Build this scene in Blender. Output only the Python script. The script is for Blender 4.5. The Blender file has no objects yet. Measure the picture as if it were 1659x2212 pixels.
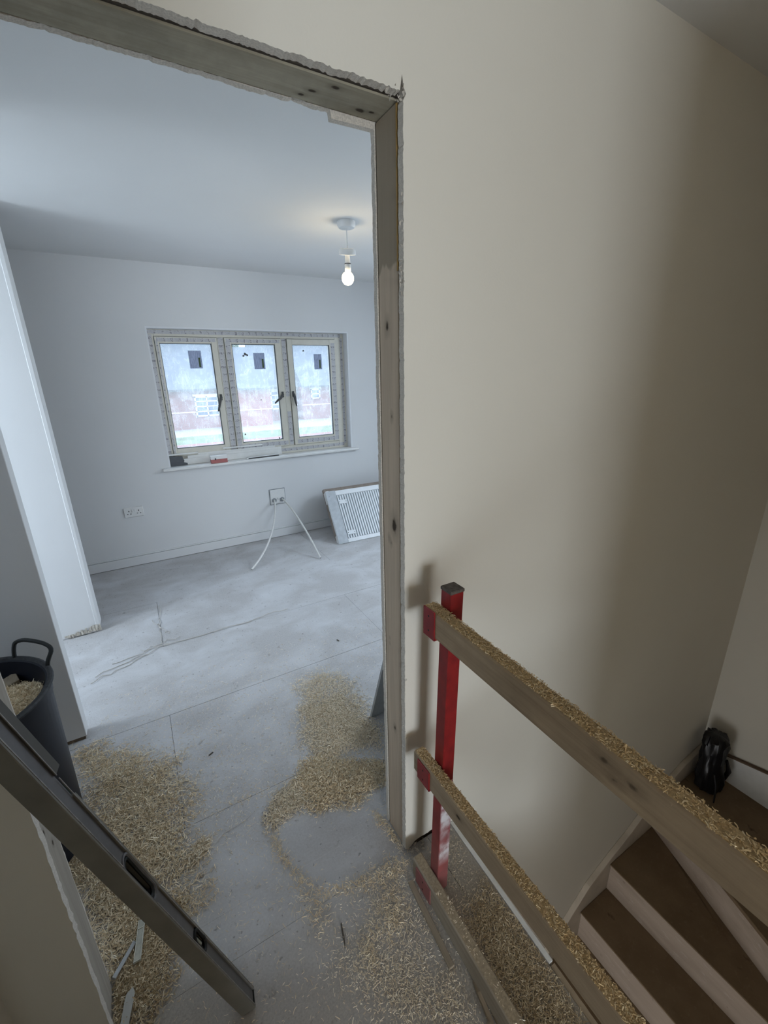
import bpy, bmesh, math, random
import numpy as np
from mathutils import Vector, Matrix

random.seed(7)
RNG = np.random.default_rng(11)
SC = bpy.context.scene
COL = SC.collection

# ------------------------------------------------------------------ camera
cam_d = bpy.data.cameras.new('camera')
cam = bpy.data.objects.new('camera', cam_d)
COL.objects.link(cam)
SC.camera = cam
F_PX, YAW, PITCH, ROLL = 926.6254, 0.5189, 0.3161, -0.0202
CAM = Vector((-0.5601, -0.8786, 1.5691))
fw = Vector((math.sin(YAW)*math.cos(PITCH), math.cos(YAW)*math.cos(PITCH), -math.sin(PITCH)))
rt = Vector((math.cos(YAW), -math.sin(YAW), 0))
up = rt.cross(fw)
rt2 = rt*math.cos(ROLL) + up*math.sin(ROLL)
up2 = up*math.cos(ROLL) - rt*math.sin(ROLL)
cam.matrix_world = Matrix(((rt2.x, up2.x, -fw.x, CAM.x), (rt2.y, up2.y, -fw.y, CAM.y),
                           (rt2.z, up2.z, -fw.z, CAM.z), (0, 0, 0, 1)))
cam_d.sensor_fit = 'VERTICAL'
cam_d.sensor_height = 36.0
cam_d.lens = F_PX*36.0/2212.0
cam_d.clip_start = 0.02
cam_d.clip_end = 300

# ------------------------------------------------------------------ world, lights, exposure
SC.view_settings.view_transform = 'Standard'
SC.view_settings.look = 'None'
SC.view_settings.gamma = 1.0
SC.view_settings.use_curve_mapping = False
SC.view_settings.exposure = 0.0

world = bpy.data.worlds.new('overcast_sky')
SC.world = world
world.use_nodes = True
bg = world.node_tree.nodes['Background']
# overcast sky: three times as bright overhead as at the horizon
wt = world.node_tree
tc = wt.nodes.new('ShaderNodeTexCoord')
sx = wt.nodes.new('ShaderNodeSeparateXYZ')
mr = wt.nodes.new('ShaderNodeMapRange')
wt.links.new(tc.outputs['Generated'], sx.inputs[0])
wt.links.new(sx.outputs['Z'], mr.inputs['Value'])
mr.inputs['From Min'].default_value, mr.inputs['From Max'].default_value = 0.0, 1.0
mr.inputs['To Min'].default_value, mr.inputs['To Max'].default_value = 2.0, 6.9
wt.links.new(mr.outputs[0], bg.inputs['Strength'])
bg.inputs['Color'].default_value = (0.68, 0.83, 1.0, 1)


def area(name, loc, target, sx, sy, power, color):
    l = bpy.data.lights.new(name, 'AREA')
    l.shape = 'RECTANGLE'
    l.size, l.size_y = sx, sy
    l.energy = power
    l.color = color
    o = bpy.data.objects.new(name, l)
    COL.objects.link(o)
    o.location = loc
    d = Vector(target) - Vector(loc)
    o.rotation_euler = d.to_track_quat('-Z', 'Y').to_euler()
    return o


# daylight for the room's front and side windows, then two added fill lights
area('sky_portal_front_window', (0.52, 3.52, 1.38), (0.52, 2.0, 1.38), 1.75, 1.15, 1, (1, 1, 1)).data.cycles.is_portal = True
area('daylight_side_window', (-2.75, 1.50, 1.55), (-1.0, 1.75, 0.85), 1.0, 1.2, 30, (0.74, 0.87, 1.0))
area('right_fill_light', (2.45, 1.40, 1.72), (0.5, 1.35, 0.0), 1.1, 0.75, 18, (0.74, 0.87, 1.0))  # added fill for the room, behind an unseen opening in the right wall
area('rear_fill_light', (-0.60, -4.58, 0.80), (0.6, 0.0, 0.05), 1.05, 0.95, 92, (0.82, 0.91, 1.0))  # added fill for the landing wall, outside the rear room's low opening
# fill light added below the landing to brighten the stairs
area('stair_fill_light', (-0.92, -0.45, -1.25), (1.2, -0.4, -1.2), 0.75, 1.1, 9, (0.95, 0.97, 1.0))


def point(name, loc, power, color, r=0.05):
    l = bpy.data.lights.new(name, 'POINT')
    l.energy = power
    l.color = color
    l.shadow_soft_size = r
    o = bpy.data.objects.new(name, l)
    COL.objects.link(o)
    o.location = loc
    return o


# unseen warm lamp behind the camera, set low to keep the wall top dimmer
point('warm_landing_light', (-0.20, -2.55, 1.20), 8.6, (1.0, 0.73, 0.44), 0.20)

# ------------------------------------------------------------------ material helpers


class NT:
    def __init__(s, name):
        s.m = bpy.data.materials.new(name)
        s.m.use_nodes = True
        s.t = s.m.node_tree
        s.bsdf = s.t.nodes['Principled BSDF']
        s.out = s.t.nodes['Material Output']

    def n(s, kind, _props=None, **ins):
        nd = s.t.nodes.new('ShaderNode'+kind)
        for k, v in (_props or {}).items():
            setattr(nd, k, v)
        for k, v in ins.items():
            sock = nd.inputs[int(k[1:])] if k[0] == '_' and k[1:].isdigit() else nd.inputs[k.replace('_', ' ')]
            s.put(sock, v)
        return nd

    def put(s, sock, v):
        if isinstance(v, bpy.types.NodeSocket):
            s.t.links.new(v, sock)
        elif isinstance(v, (tuple, list)) and sock.type == 'RGBA' and len(v) == 3:
            sock.default_value = (*v, 1)
        else:
            sock.default_value = v

    def pos(s):
        return s.n('NewGeometry').outputs['Position']

    def scaled(s, vec, sc):
        return s.n('VectorMath', {'operation': 'MULTIPLY'}, _0=vec, _1=sc).outputs[0]

    def noise(s, vec, scale, detail=4, rough=0.55, dist=0.0):
        return s.n('TexNoise', Vector=vec, Scale=scale, Detail=detail, Roughness=rough, Distortion=dist).outputs['Fac']

    def ramp(s, f, a, b, c0=0.0, c1=1.0):
        return s.n('MapRange', {'clamp': True}, Value=f, From_Min=a, From_Max=b, To_Min=c0, To_Max=c1).outputs[0]

    def mix(s, f, a, b):
        nd = s.n('Mix', {'data_type': 'RGBA'})
        s.put(nd.inputs[0], f)
        s.put(nd.inputs[6], a)
        s.put(nd.inputs[7], b)
        return nd.outputs[2]

    def math(s, op, a, b=0.0):
        return s.n('Math', {'operation': op}, _0=a, _1=b).outputs[0]

    def bump(s, h, strength, dist=0.01):
        return s.n('Bump', Strength=strength, Distance=dist, Height=h).outputs[0]

    def xyz(s, vec):
        nd = s.n('SeparateXYZ', Vector=vec)
        return nd.outputs[0], nd.outputs[1], nd.outputs[2]

    def fin(s, color, rough=0.7, metal=0.0, normal=None, spec=0.4):
        s.put(s.bsdf.inputs['Base Color'], color)
        s.put(s.bsdf.inputs['Roughness'], rough)
        s.put(s.bsdf.inputs['Metallic'], metal)
        s.put(s.bsdf.inputs['Specular IOR Level'], spec)
        if normal is not None:
            s.put(s.bsdf.inputs['Normal'], normal)
        return s.m


def m_plain(name, c, rough=0.6, metal=0.0, var=0.12, scale=25, bump=0.0, spec=0.4):
    b = NT(name)
    f = b.noise(b.pos(), scale)
    c2 = tuple(max(0, x*(1-var)) for x in c)
    c3 = tuple(min(1, x*(1+var*0.6)) for x in c)
    col = b.mix(b.ramp(f, 0.3, 0.7), c2, c3)
    nm = b.bump(b.noise(b.pos(), scale*6), bump, 0.004) if bump else None
    return b.fin(col, rough, metal, nm, spec)


def m_paint(name, c):
    b = NT(name)
    p = b.pos()
    big = b.ramp(b.noise(p, 1.3, 3), 0.35, 0.7)
    col = b.mix(big, tuple(x*0.965 for x in c), c)
    fine = b.noise(p, 160, 3)
    scuff = b.ramp(b.noise(p, 7, 6, 0.7), 0.66, 0.80)
    col = b.mix(b.math('MULTIPLY', scuff, 0.10), col, tuple(x*0.72 for x in c))
    return b.fin(col, 0.88, 0, b.bump(fine, 0.10, 0.002), 0.25)


def m_wood(name, light, dark, axis='Z', knots=(), stain=None, dust=None, weather=0.0, scale=1.0):
    """grain runs along axis; knots are world points with a radius."""
    b = NT(name)
    p = b.pos()
    k = {'X': (0.035, 1, 1), 'Y': (1, 0.035, 1), 'Z': (1, 1, 0.035)}[axis]
    q = b.scaled(p, tuple(v*scale for v in k))
    g = b.noise(q, 95, 5, 0.6, 0.6)
    g2 = b.noise(q, 22, 3, 0.5, 1.2)
    f = b.math('ADD', b.math('MULTIPLY', g, 0.55), b.math('MULTIPLY', g2, 0.45))
    col = b.mix(b.ramp(f, 0.36, 0.62), dark, light)
    if weather:
        w = b.ramp(b.noise(p, 9, 5, 0.65), 0.42, 0.68)
        col = b.mix(b.math('MULTIPLY', w, weather), col, tuple(x*0.55 for x in dark))
    for (x, y, z, r) in knots:
        st = {'X': (0.55, 1, 1), 'Y': (1, 0.55, 1), 'Z': (1, 1, 0.55)}[axis]
        d0 = b.n('VectorMath', {'operation': 'SUBTRACT'}, _0=p, _1=(x, y, z)).outputs[0]
        d1 = b.scaled(d0, st)
        L = b.n('VectorMath', {'operation': 'LENGTH'}, _0=d1).outputs[1]
        L = b.math('ADD', L, b.math('MULTIPLY', b.math('SUBTRACT', b.noise(p, 70, 3), 0.5), r*0.9))
        col = b.mix(b.ramp(L, r*0.9, r*2.6, 0.55, 0.0), col, tuple(x*0.55 for x in dark))
        col = b.mix(b.ramp(L, r*0.65, r*1.1, 0.94, 0.0), col, (0.035, 0.022, 0.012))
    if stain:
        z0, amp, c = stain
        X, Y, Z = b.xyz(p)
        ed = b.math('ADD', Z, b.math('MULTIPLY', b.math('SUBTRACT', b.noise(b.scaled(p, (28, 28, 3)), 1.0, 2), 0.5), amp))
        col = b.mix(b.math('MULTIPLY', b.ramp(ed, z0-0.004, z0+0.004), 0.75), col, c)
    if dust:
        nz = b.xyz(b.n('NewGeometry').outputs['Normal'])[2]
        dn = b.noise(p, 140, 4, 0.7)
        dc = b.mix(b.ramp(dn, 0.35, 0.65), tuple(x*0.62 for x in dust), dust)
        patch = b.ramp(b.noise(p, 14, 4), 0.25, 0.45, 0.55, 1.0)
        col = b.mix(b.math('MULTIPLY', b.ramp(nz, 0.72, 0.9), patch), col, dc)
    return b.fin(col, 0.78, 0, b.bump(g, 0.22, 0.003), 0.25)


M = {}
M['hall_paint'] = m_paint('hall_wall_paint', (0.80, 0.763, 0.68))
M['room_paint'] = m_paint('room_wall_paint', (0.78, 0.785, 0.79))
M['ceil_paint'] = m_paint('ceiling_paint', (0.80, 0.80, 0.79))
M['stub_paint'] = m_paint('stub_wall_paint', (0.80, 0.80, 0.80))
M['white_gloss'] = m_plain('white_gloss_paint', (0.82, 0.82, 0.80), 0.4, var=0.05)
M['board_edge'] = m_plain('plasterboard_edge', (0.68, 0.63, 0.56), 0.95, var=0.22, scale=330, bump=0.3)
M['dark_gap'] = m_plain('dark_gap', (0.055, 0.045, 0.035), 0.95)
M['joint'] = m_plain('dusty_joint', (0.20, 0.175, 0.155), 0.95, var=0.5, scale=18)
M['core'] = m_plain('dusty_core_timber', (0.24, 0.18, 0.13), 0.95, var=0.5, scale=60)
M['jamb_right'] = m_wood('pale_pine', (0.60, 0.49, 0.375), (0.49, 0.395, 0.30), 'Z',
                         [(0, .077, 1.671, .0075), (0, .061, 1.462, .005), (0, .055, 1.174, .012), (0, .084, 1.129, .0045),
                          (0, .073, 1.117, .0045), (0, .067, .475, .006), (0, .09, .80, .003), (0, .09, .78, .003)],
                         (1.80, 0.10, (0.27, 0.225, 0.165)))
M['jamb_left'] = m_wood('dusty_pale_pine', (0.40, 0.36, 0.305), (0.32, 0.285, 0.24), 'Z',
                        [(-.87, .06, .72, .004), (-.87, .05, .66, .004), (-.87, .075, .60, .004)])
M['header'] = m_wood('weathered_header_pine', (0.42, 0.385, 0.30), (0.315, 0.285, 0.215), 'X',
                     [(-.12, .045, 2.08, .005), (-.155, .075, 2.08, .0045), (-.17, .095, 2.08, .004), (-.045, .09, 2.08, .0065), (-.02, .085, 2.08, .004)],
                     weather=0.45)
RAIL_DUST = (0.62, 0.45, 0.245)
M['rail_top'] = m_wood('rail_timber', (0.42, 0.315, 0.205), (0.29, 0.21, 0.135), 'Y',
                       [(-.02, -.40, .957, .0045), (-.02, -.62, .965, .006), (-.02, -.60, .985, .008), (-.02, -.645, .98, .007)], dust=RAIL_DUST, weather=0.3)
M['rail_mid'] = m_wood('rail_timber_middle', (0.42, 0.32, 0.215), (0.30, 0.22, 0.145), 'Y',
                       [(-.012, -.27, .48, .005)], dust=RAIL_DUST, weather=0.25)
M['rail_low'] = m_wood('rail_timber_bottom', (0.40, 0.335, 0.255), (0.30, 0.25, 0.19), 'Y',
                       [(-.0, -.155, .072, .004)], dust=(0.46, 0.37, 0.255), weather=0.2)
M['offcut'] = m_wood('splintered_timber', (0.46, 0.37, 0.26), (0.29, 0.22, 0.15), 'Y', weather=0.3)
M['batten'] = m_wood('dusty_batten', (0.38, 0.31, 0.23), (0.26, 0.21, 0.15), 'Y', weather=0.4)


def m_red():
    b = NT('red_powder_coat')
    p = b.pos()
    x, y, z = b.xyz(p)
    f = b.noise(p, 30, 5)
    col = b.mix(b.ramp(f, 0.35, 0.7), (0.20, 0.010, 0.012), (0.30, 0.016, 0.016))
    chips = b.ramp(b.noise(p, 170, 3, 0.7), 0.70, 0.76)
    col = b.mix(b.math('MULTIPLY', chips, 0.5), col, (0.55, 0.42, 0.38))
    # white paint overspray on the foot of the post
    ny = b.xyz(b.n('NewGeometry').outputs['Normal'])[1]
    band = b.math('MULTIPLY', b.ramp(z, 0.20, 0.31), b.ramp(z, 0.44, 0.36))
    band2 = b.math('MULTIPLY', b.ramp(z, 0.115, 0.17), b.ramp(z, 0.23, 0.19))
    m = b.math('MULTIPLY', b.math('MAXIMUM', band, band2), b.ramp(ny, -0.6, -0.9))
    m = b.math('MULTIPLY', m, b.ramp(b.noise(p, 40, 3), 0.25, 0.6))
    col = b.mix(m, col, (0.72, 0.68, 0.70))
    dusty = b.math('MULTIPLY', b.ramp(z, 0.30, 0.0), 0.32)
    col = b.mix(dusty, col, (0.44, 0.34, 0.32))
    return b.fin(col, 0.42, 0, None, 0.45)


M['red'] = m_red()
M['black_cap'] = m_plain('dusty_black_plastic', (0.12, 0.10, 0.085), 0.8, var=0.5, scale=120)


def m_floor():
    b = NT('dusty_chipboard')
    p = b.pos()
    x, y, z = b.xyz(p)
    chip = b.noise(p, 140, 4, 0.7)
    col = b.mix(b.ramp(chip, 0.36, 0.66), (0.45, 0.435, 0.43), (0.54, 0.53, 0.53))
    # white plaster film in wide trails
    film = b.ramp(b.noise(b.scaled(p, (1.0, 1.5, 1)), 2.6, 6, 0.6, 0.5), 0.40, 0.70)
    col = b.mix(b.math('MULTIPLY', film, 0.75), col, (0.68, 0.685, 0.705))
    # drips and scuffs
    drip = b.ramp(b.noise(p, 23, 5, 0.62), 0.63, 0.70)
    col = b.mix(b.math('MULTIPLY', drip, 0.55), col, (0.25, 0.225, 0.21))
    drip2 = b.ramp(b.noise(b.scaled(p, (1, 1, 1)), 60, 3, 0.5), 0.675, 0.72)
    col = b.mix(b.math('MULTIPLY', drip2, 0.6), col, (0.17, 0.155, 0.15))
    # fine sawdust trodden over the landing and the doorway
    d = b.math('ADD', y, b.math('MULTIPLY', b.math('SUBTRACT', b.noise(p, 4.5, 5, 0.6), 0.5), 0.7))
    saw = b.math('MULTIPLY', b.ramp(d, 0.10, -0.25), 0.60)
    sawc = b.mix(b.ramp(b.noise(p, 190, 4, 0.75), 0.35, 0.65), (0.27, 0.235, 0.19), (0.44, 0.39, 0.325))
    col = b.mix(saw, col, sawc)
    edge = b.math('MULTIPLY', b.ramp(x, -0.12, 0.03), b.ramp(y, 0.0, -0.06))
    col = b.mix(b.math('MULTIPLY', edge, 0.8), col, sawc)
    left = b.math('MULTIPLY', b.ramp(x, -0.50, -0.78), b.ramp(y, 0.75, 0.35))
    col = b.mix(b.math('MULTIPLY', left, 0.7), col, sawc)
    return b.fin(col, 0.82, 0, b.bump(chip, 0.25, 0.002), 0.25)


M['floor'] = m_floor()


def m_tread():
    b = NT('brown_stair_board')
    p = b.pos()
    f = b.noise(p, 5, 5)
    col = b.mix(b.ramp(f, 0.3, 0.7), (0.18, 0.122, 0.072), (0.245, 0.173, 0.107))
    st = b.ramp(b.noise(p, 11, 4, 0.6), 0.66, 0.76)
    col = b.mix(b.math('MULTIPLY', st, 0.8), col, (0.035, 0.024, 0.016))
    du = b.ramp(b.noise(p, 60, 5, 0.7), 0.55, 0.8)
    col = b.mix(b.math('MULTIPLY', du, 0.3), col, (0.36, 0.28, 0.2))
    return b.fin(col, 0.75, 0, None, 0.25)


M['tread'] = m_tread()


def m_riser():
    b = NT('pale_riser_board')
    p = b.pos()
    f = b.noise(b.scaled(p, (1, 0.15, 1)), 18, 5)
    col = b.mix(b.ramp(f, 0.3, 0.7), (0.40, 0.32, 0.255), (0.50, 0.41, 0.335))
    st = b.ramp(b.noise(p, 13, 4, 0.6), 0.66, 0.74)
    col = b.mix(b.math('MULTIPLY', st, 0.6), col, (0.17, 0.13, 0.105))
    wf = b.ramp(b.noise(b.scaled(p, (1, 1, 2.5)), 16, 5, 0.65), 0.58, 0.72)
    col = b.mix(b.math('MULTIPLY', wf, 0.5), col, (0.62, 0.57, 0.52))
    return b.fin(col, 0.75, 0, None, 0.25)


M['riser'] = m_riser()
M['string'] = m_plain('primed_string', (0.58, 0.51, 0.42), 0.7, var=0.18, scale=6)
M['bucket'] = m_plain('black_bucket_plastic', (0.007, 0.009, 0.016), 0.48, var=0.3, scale=9, spec=0.22)
M['bucket_rim'] = m_plain('scuffed_bucket_rim', (0.028, 0.029, 0.032), 0.6, var=0.6, scale=90)
M['level_body'] = m_plain('grey_level_coating', (0.19, 0.18, 0.155), 0.5, var=0.18, scale=12)
M['level_web'] = m_plain('dark_grey_level_web', (0.14, 0.138, 0.145), 0.5, var=0.15, scale=30)
M['level_lip'] = m_plain('worn_level_lip', (0.27, 0.26, 0.25), 0.4, var=0.4, scale=60)
M['rubber'] = m_plain('black_rubber', (0.008, 0.010, 0.010), 0.6)
M['vial'] = m_plain('vial_plastic', (0.35, 0.36, 0.30), 0.2)
M['vial_green'] = m_plain('dark_green_vial', (0.03, 0.055, 0.05), 0.25)
M['upvc'] = m_plain('cream_upvc', (0.70, 0.67, 0.585), 0.35, var=0.04)
M['upvc_white'] = m_plain('white_upvc', (0.80, 0.80, 0.78), 0.35, var=0.04)
M['gasket'] = m_plain('grey_gasket', (0.10, 0.11, 0.12), 0.7)
M['handle'] = m_plain('dark_grey_handle', (0.075, 0.075, 0.075), 0.5)
M['reveal'] = m_plain('white_reveal', (0.82, 0.83, 0.85), 0.8, var=0.03)
M['plastic_white'] = m_plain('white_plastic', (0.80, 0.80, 0.79), 0.35, var=0.03)
M['plastic_grey'] = m_plain('grey_plastic', (0.30, 0.32, 0.34), 0.6)
M['pipe'] = m_plain('white_pipe', (0.72, 0.71, 0.68), 0.4, var=0.06)
M['rad_white'] = m_plain('radiator_enamel', (0.84, 0.86, 0.88), 0.35, var=0.03)
M['rad_dark'] = m_plain('radiator_grey_panel', (0.42, 0.46, 0.50), 0.6)  # grey panel behind the white fins
M['cardboard'] = m_plain('brown_cardboard', (0.30, 0.25, 0.215), 0.9, var=0.15)
M['card_red'] = m_plain('red_printed_card', (0.45, 0.16, 0.15), 0.7, var=0.1)
M['grey_board'] = m_plain('grey_board_face', (0.42, 0.43, 0.43), 0.9, var=0.12, scale=12)
M['brown_line'] = m_plain('bare_mdf_edge', (0.17, 0.115, 0.08), 0.9)
M['plaster_chip'] = m_plain('plaster_chip', (0.62, 0.57, 0.50), 0.95, var=0.3, scale=80, bump=0.4)


def m_mix_tape(name, axis):
    b = NT(name)
    p = b.pos()
    x, y, z = b.xyz(p)
    s, t = (x, z) if axis == 'X' else (z, x)
    n1 = b.noise(b.scaled(p, (1, 1, 1)), 120, 2, 0.4)
    ph = b.math('FRACT', b.math('MULTIPLY', s, 1/0.058))
    on = b.math('LESS_THAN', ph, 0.30)
    mark = b.math('MULTIPLY', on, b.ramp(n1, 0.49, 0.53))
    lines = b.math('MULTIPLY', b.math('GREATER_THAN', ph, 0.52), b.ramp(b.noise(p, 210, 1), 0.47, 0.55))
    col = b.mix(b.math('MULTIPLY', mark, 0.8), (0.56, 0.555, 0.565), (0.20, 0.185, 0.215))
    col = b.mix(b.math('MULTIPLY', lines, 0.30), col, (0.30, 0.30, 0.36))
    return b.fin(col, 0.4)


M['tape_x'] = m_mix_tape('printed_tape_horizontal', 'X')
M['tape_z'] = m_mix_tape('printed_tape_vertical', 'Z')


def m_sticker():
    b = NT('blue_grey_glass_label')
    p = b.pos()
    x, y, z = b.xyz(p)
    lines = b.ramp(b.noise(b.scaled(p, (1, 1, 0.12)), 190, 2, 0.6), 0.48, 0.6)
    col = b.mix(b.math('MULTIPLY', lines, 0.6), (0.40, 0.47, 0.66), (0.17, 0.21, 0.36))
    return b.fin(col, 0.5)


M['sticker'] = m_sticker()
M['sticker_green'] = m_plain('green_label_strip', (0.06, 0.10, 0.045), 0.6)


def m_glass():
    b = NT('dirty_window_glass')
    p = b.pos()
    tr = b.n('BsdfTransparent', Color=(0.95, 0.97, 1.0)).outputs[0]
    gl = b.n('BsdfGlossy', Roughness=0.03).outputs[0]
    base = b.n('MixShader', _0=0.05)
    b.put(base.inputs[1], tr)
    b.put(base.inputs[2], gl)
    smear = b.n('BsdfTranslucent', Color=(0.93, 0.96, 1.0)).outputs[0]
    st1 = b.ramp(b.noise(b.scaled(p, (1, 1, 0.10)), 70, 4, 0.65, 0.4), 0.50, 0.72)
    st2 = b.ramp(b.noise(p, 6, 5, 0.7, 1.5), 0.45, 0.75)
    st3 = b.ramp(b.noise(b.scaled(p, (1.6, 1, 0.5)), 16, 2, 0.4, 2.5), 0.60, 0.64)
    f = b.math('ADD', 0.17, b.math('ADD', b.math('MULTIPLY', st1, 0.07), b.math('ADD', b.math('MULTIPLY', st2, 0.16), b.math('MULTIPLY', st3, 0.06))))
    fin = b.n('MixShader', _0=f)
    b.put(fin.inputs[1], base.outputs[0])
    b.put(fin.inputs[2], smear)
    b.t.links.new(fin.outputs[0], b.out.inputs['Surface'])
    return b.m


M['glass'] = m_glass()


def m_emit(name, c, s):
    b = NT(name)
    b.put(b.bsdf.inputs['Base Color'], (0.9, 0.85, 0.75))
    b.put(b.bsdf.inputs['Emission Color'], c)
    b.put(b.bsdf.inputs['Emission Strength'], s)
    return b.m


M['bulb'] = m_emit('lit_bulb_glass', (1.0, 0.78, 0.45), 45.0)


def m_shavings(name, a, c, bcol):
    b = NT(name)
    r = b.n('NewGeometry').outputs['Random Per Island']
    col = b.mix(b.ramp(r, 0.0, 0.55), a, c)
    col = b.mix(b.ramp(r, 0.6, 1.0), col, bcol)
    return b.fin(col, 0.8, 0, None, 0.2)


M['shavings'] = m_shavings('wood_shaving', (0.66, 0.51, 0.325), (0.86, 0.71, 0.49), (0.94, 0.85, 0.67))
M['shavings_pale'] = m_shavings('pale_wood_shaving', (0.67, 0.55, 0.39), (0.84, 0.72, 0.54), (0.92, 0.84, 0.70))
M['shavings_rail'] = m_shavings('rail_sawdust_shaving', (0.58, 0.40, 0.20), (0.76, 0.57, 0.32), (0.90, 0.76, 0.52))
M['shavings_tan'] = m_shavings('tan_sawdust_shaving', (0.44, 0.325, 0.19), (0.64, 0.51, 0.33), (0.80, 0.69, 0.51))


def m_brick(name, a, c, scale):
    b = NT(name)
    p = b.pos()
    x, y, z = b.xyz(p)
    v = b.n('CombineXYZ', X=b.math('ADD', x, y), Y=z).outputs[0]
    t = b.n('TexBrick', Vector=v, Color1=a, Color2=c, Mortar=(0.55, 0.50, 0.46), Scale=scale)
    t.inputs['Mortar Size'].default_value = 0.012
    t.inputs['Brick Width'].default_value = 0.9
    t.inputs['Row Height'].default_value = 0.3
    return b.fin(t.outputs[0], 0.9)


M['brick'] = m_brick('red_brick', (0.27, 0.085, 0.065), (0.21, 0.062, 0.05), 4.0)
M['brick_bright'] = m_brick('bright_red_brick', (0.36, 0.095, 0.07), (0.31, 0.08, 0.06), 4.0)
M['slate'] = m_plain('grey_slate', (0.10, 0.115, 0.145), 0.8, var=0.15, scale=3)
M['grass'] = m_plain('lawn_grass', (0.10, 0.17, 0.065), 0.95, var=0.4, scale=0.8)
M['paving'] = m_plain('pale_pavement', (0.30, 0.29, 0.29), 0.9, var=0.1, scale=1)
M['leaf'] = m_plain('dark_leaf', (0.05, 0.12, 0.06), 0.8, var=0.4, scale=1.2)
M['bark'] = m_plain('bark', (0.12, 0.09, 0.07), 0.9)
M['far_glass'] = m_plain('far_window_glass', (0.07, 0.11, 0.19), 0.15)
M['bag'] = m_plain('black_bag_plastic', (0.006, 0.006, 0.008), 0.33, var=0.4, scale=30, spec=0.5)
M['thread'] = m_plain('pale_thread', (0.60, 0.57, 0.53), 0.9)
M['clear'] = m_plain('cloudy_plastic', (0.46, 0.45, 0.38), 0.35, var=0.2, scale=60)
M['dark_sliver'] = m_plain('dark_bark_sliver', (0.09, 0.075, 0.06), 0.9)

# ------------------------------------------------------------------ mesh helpers


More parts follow.
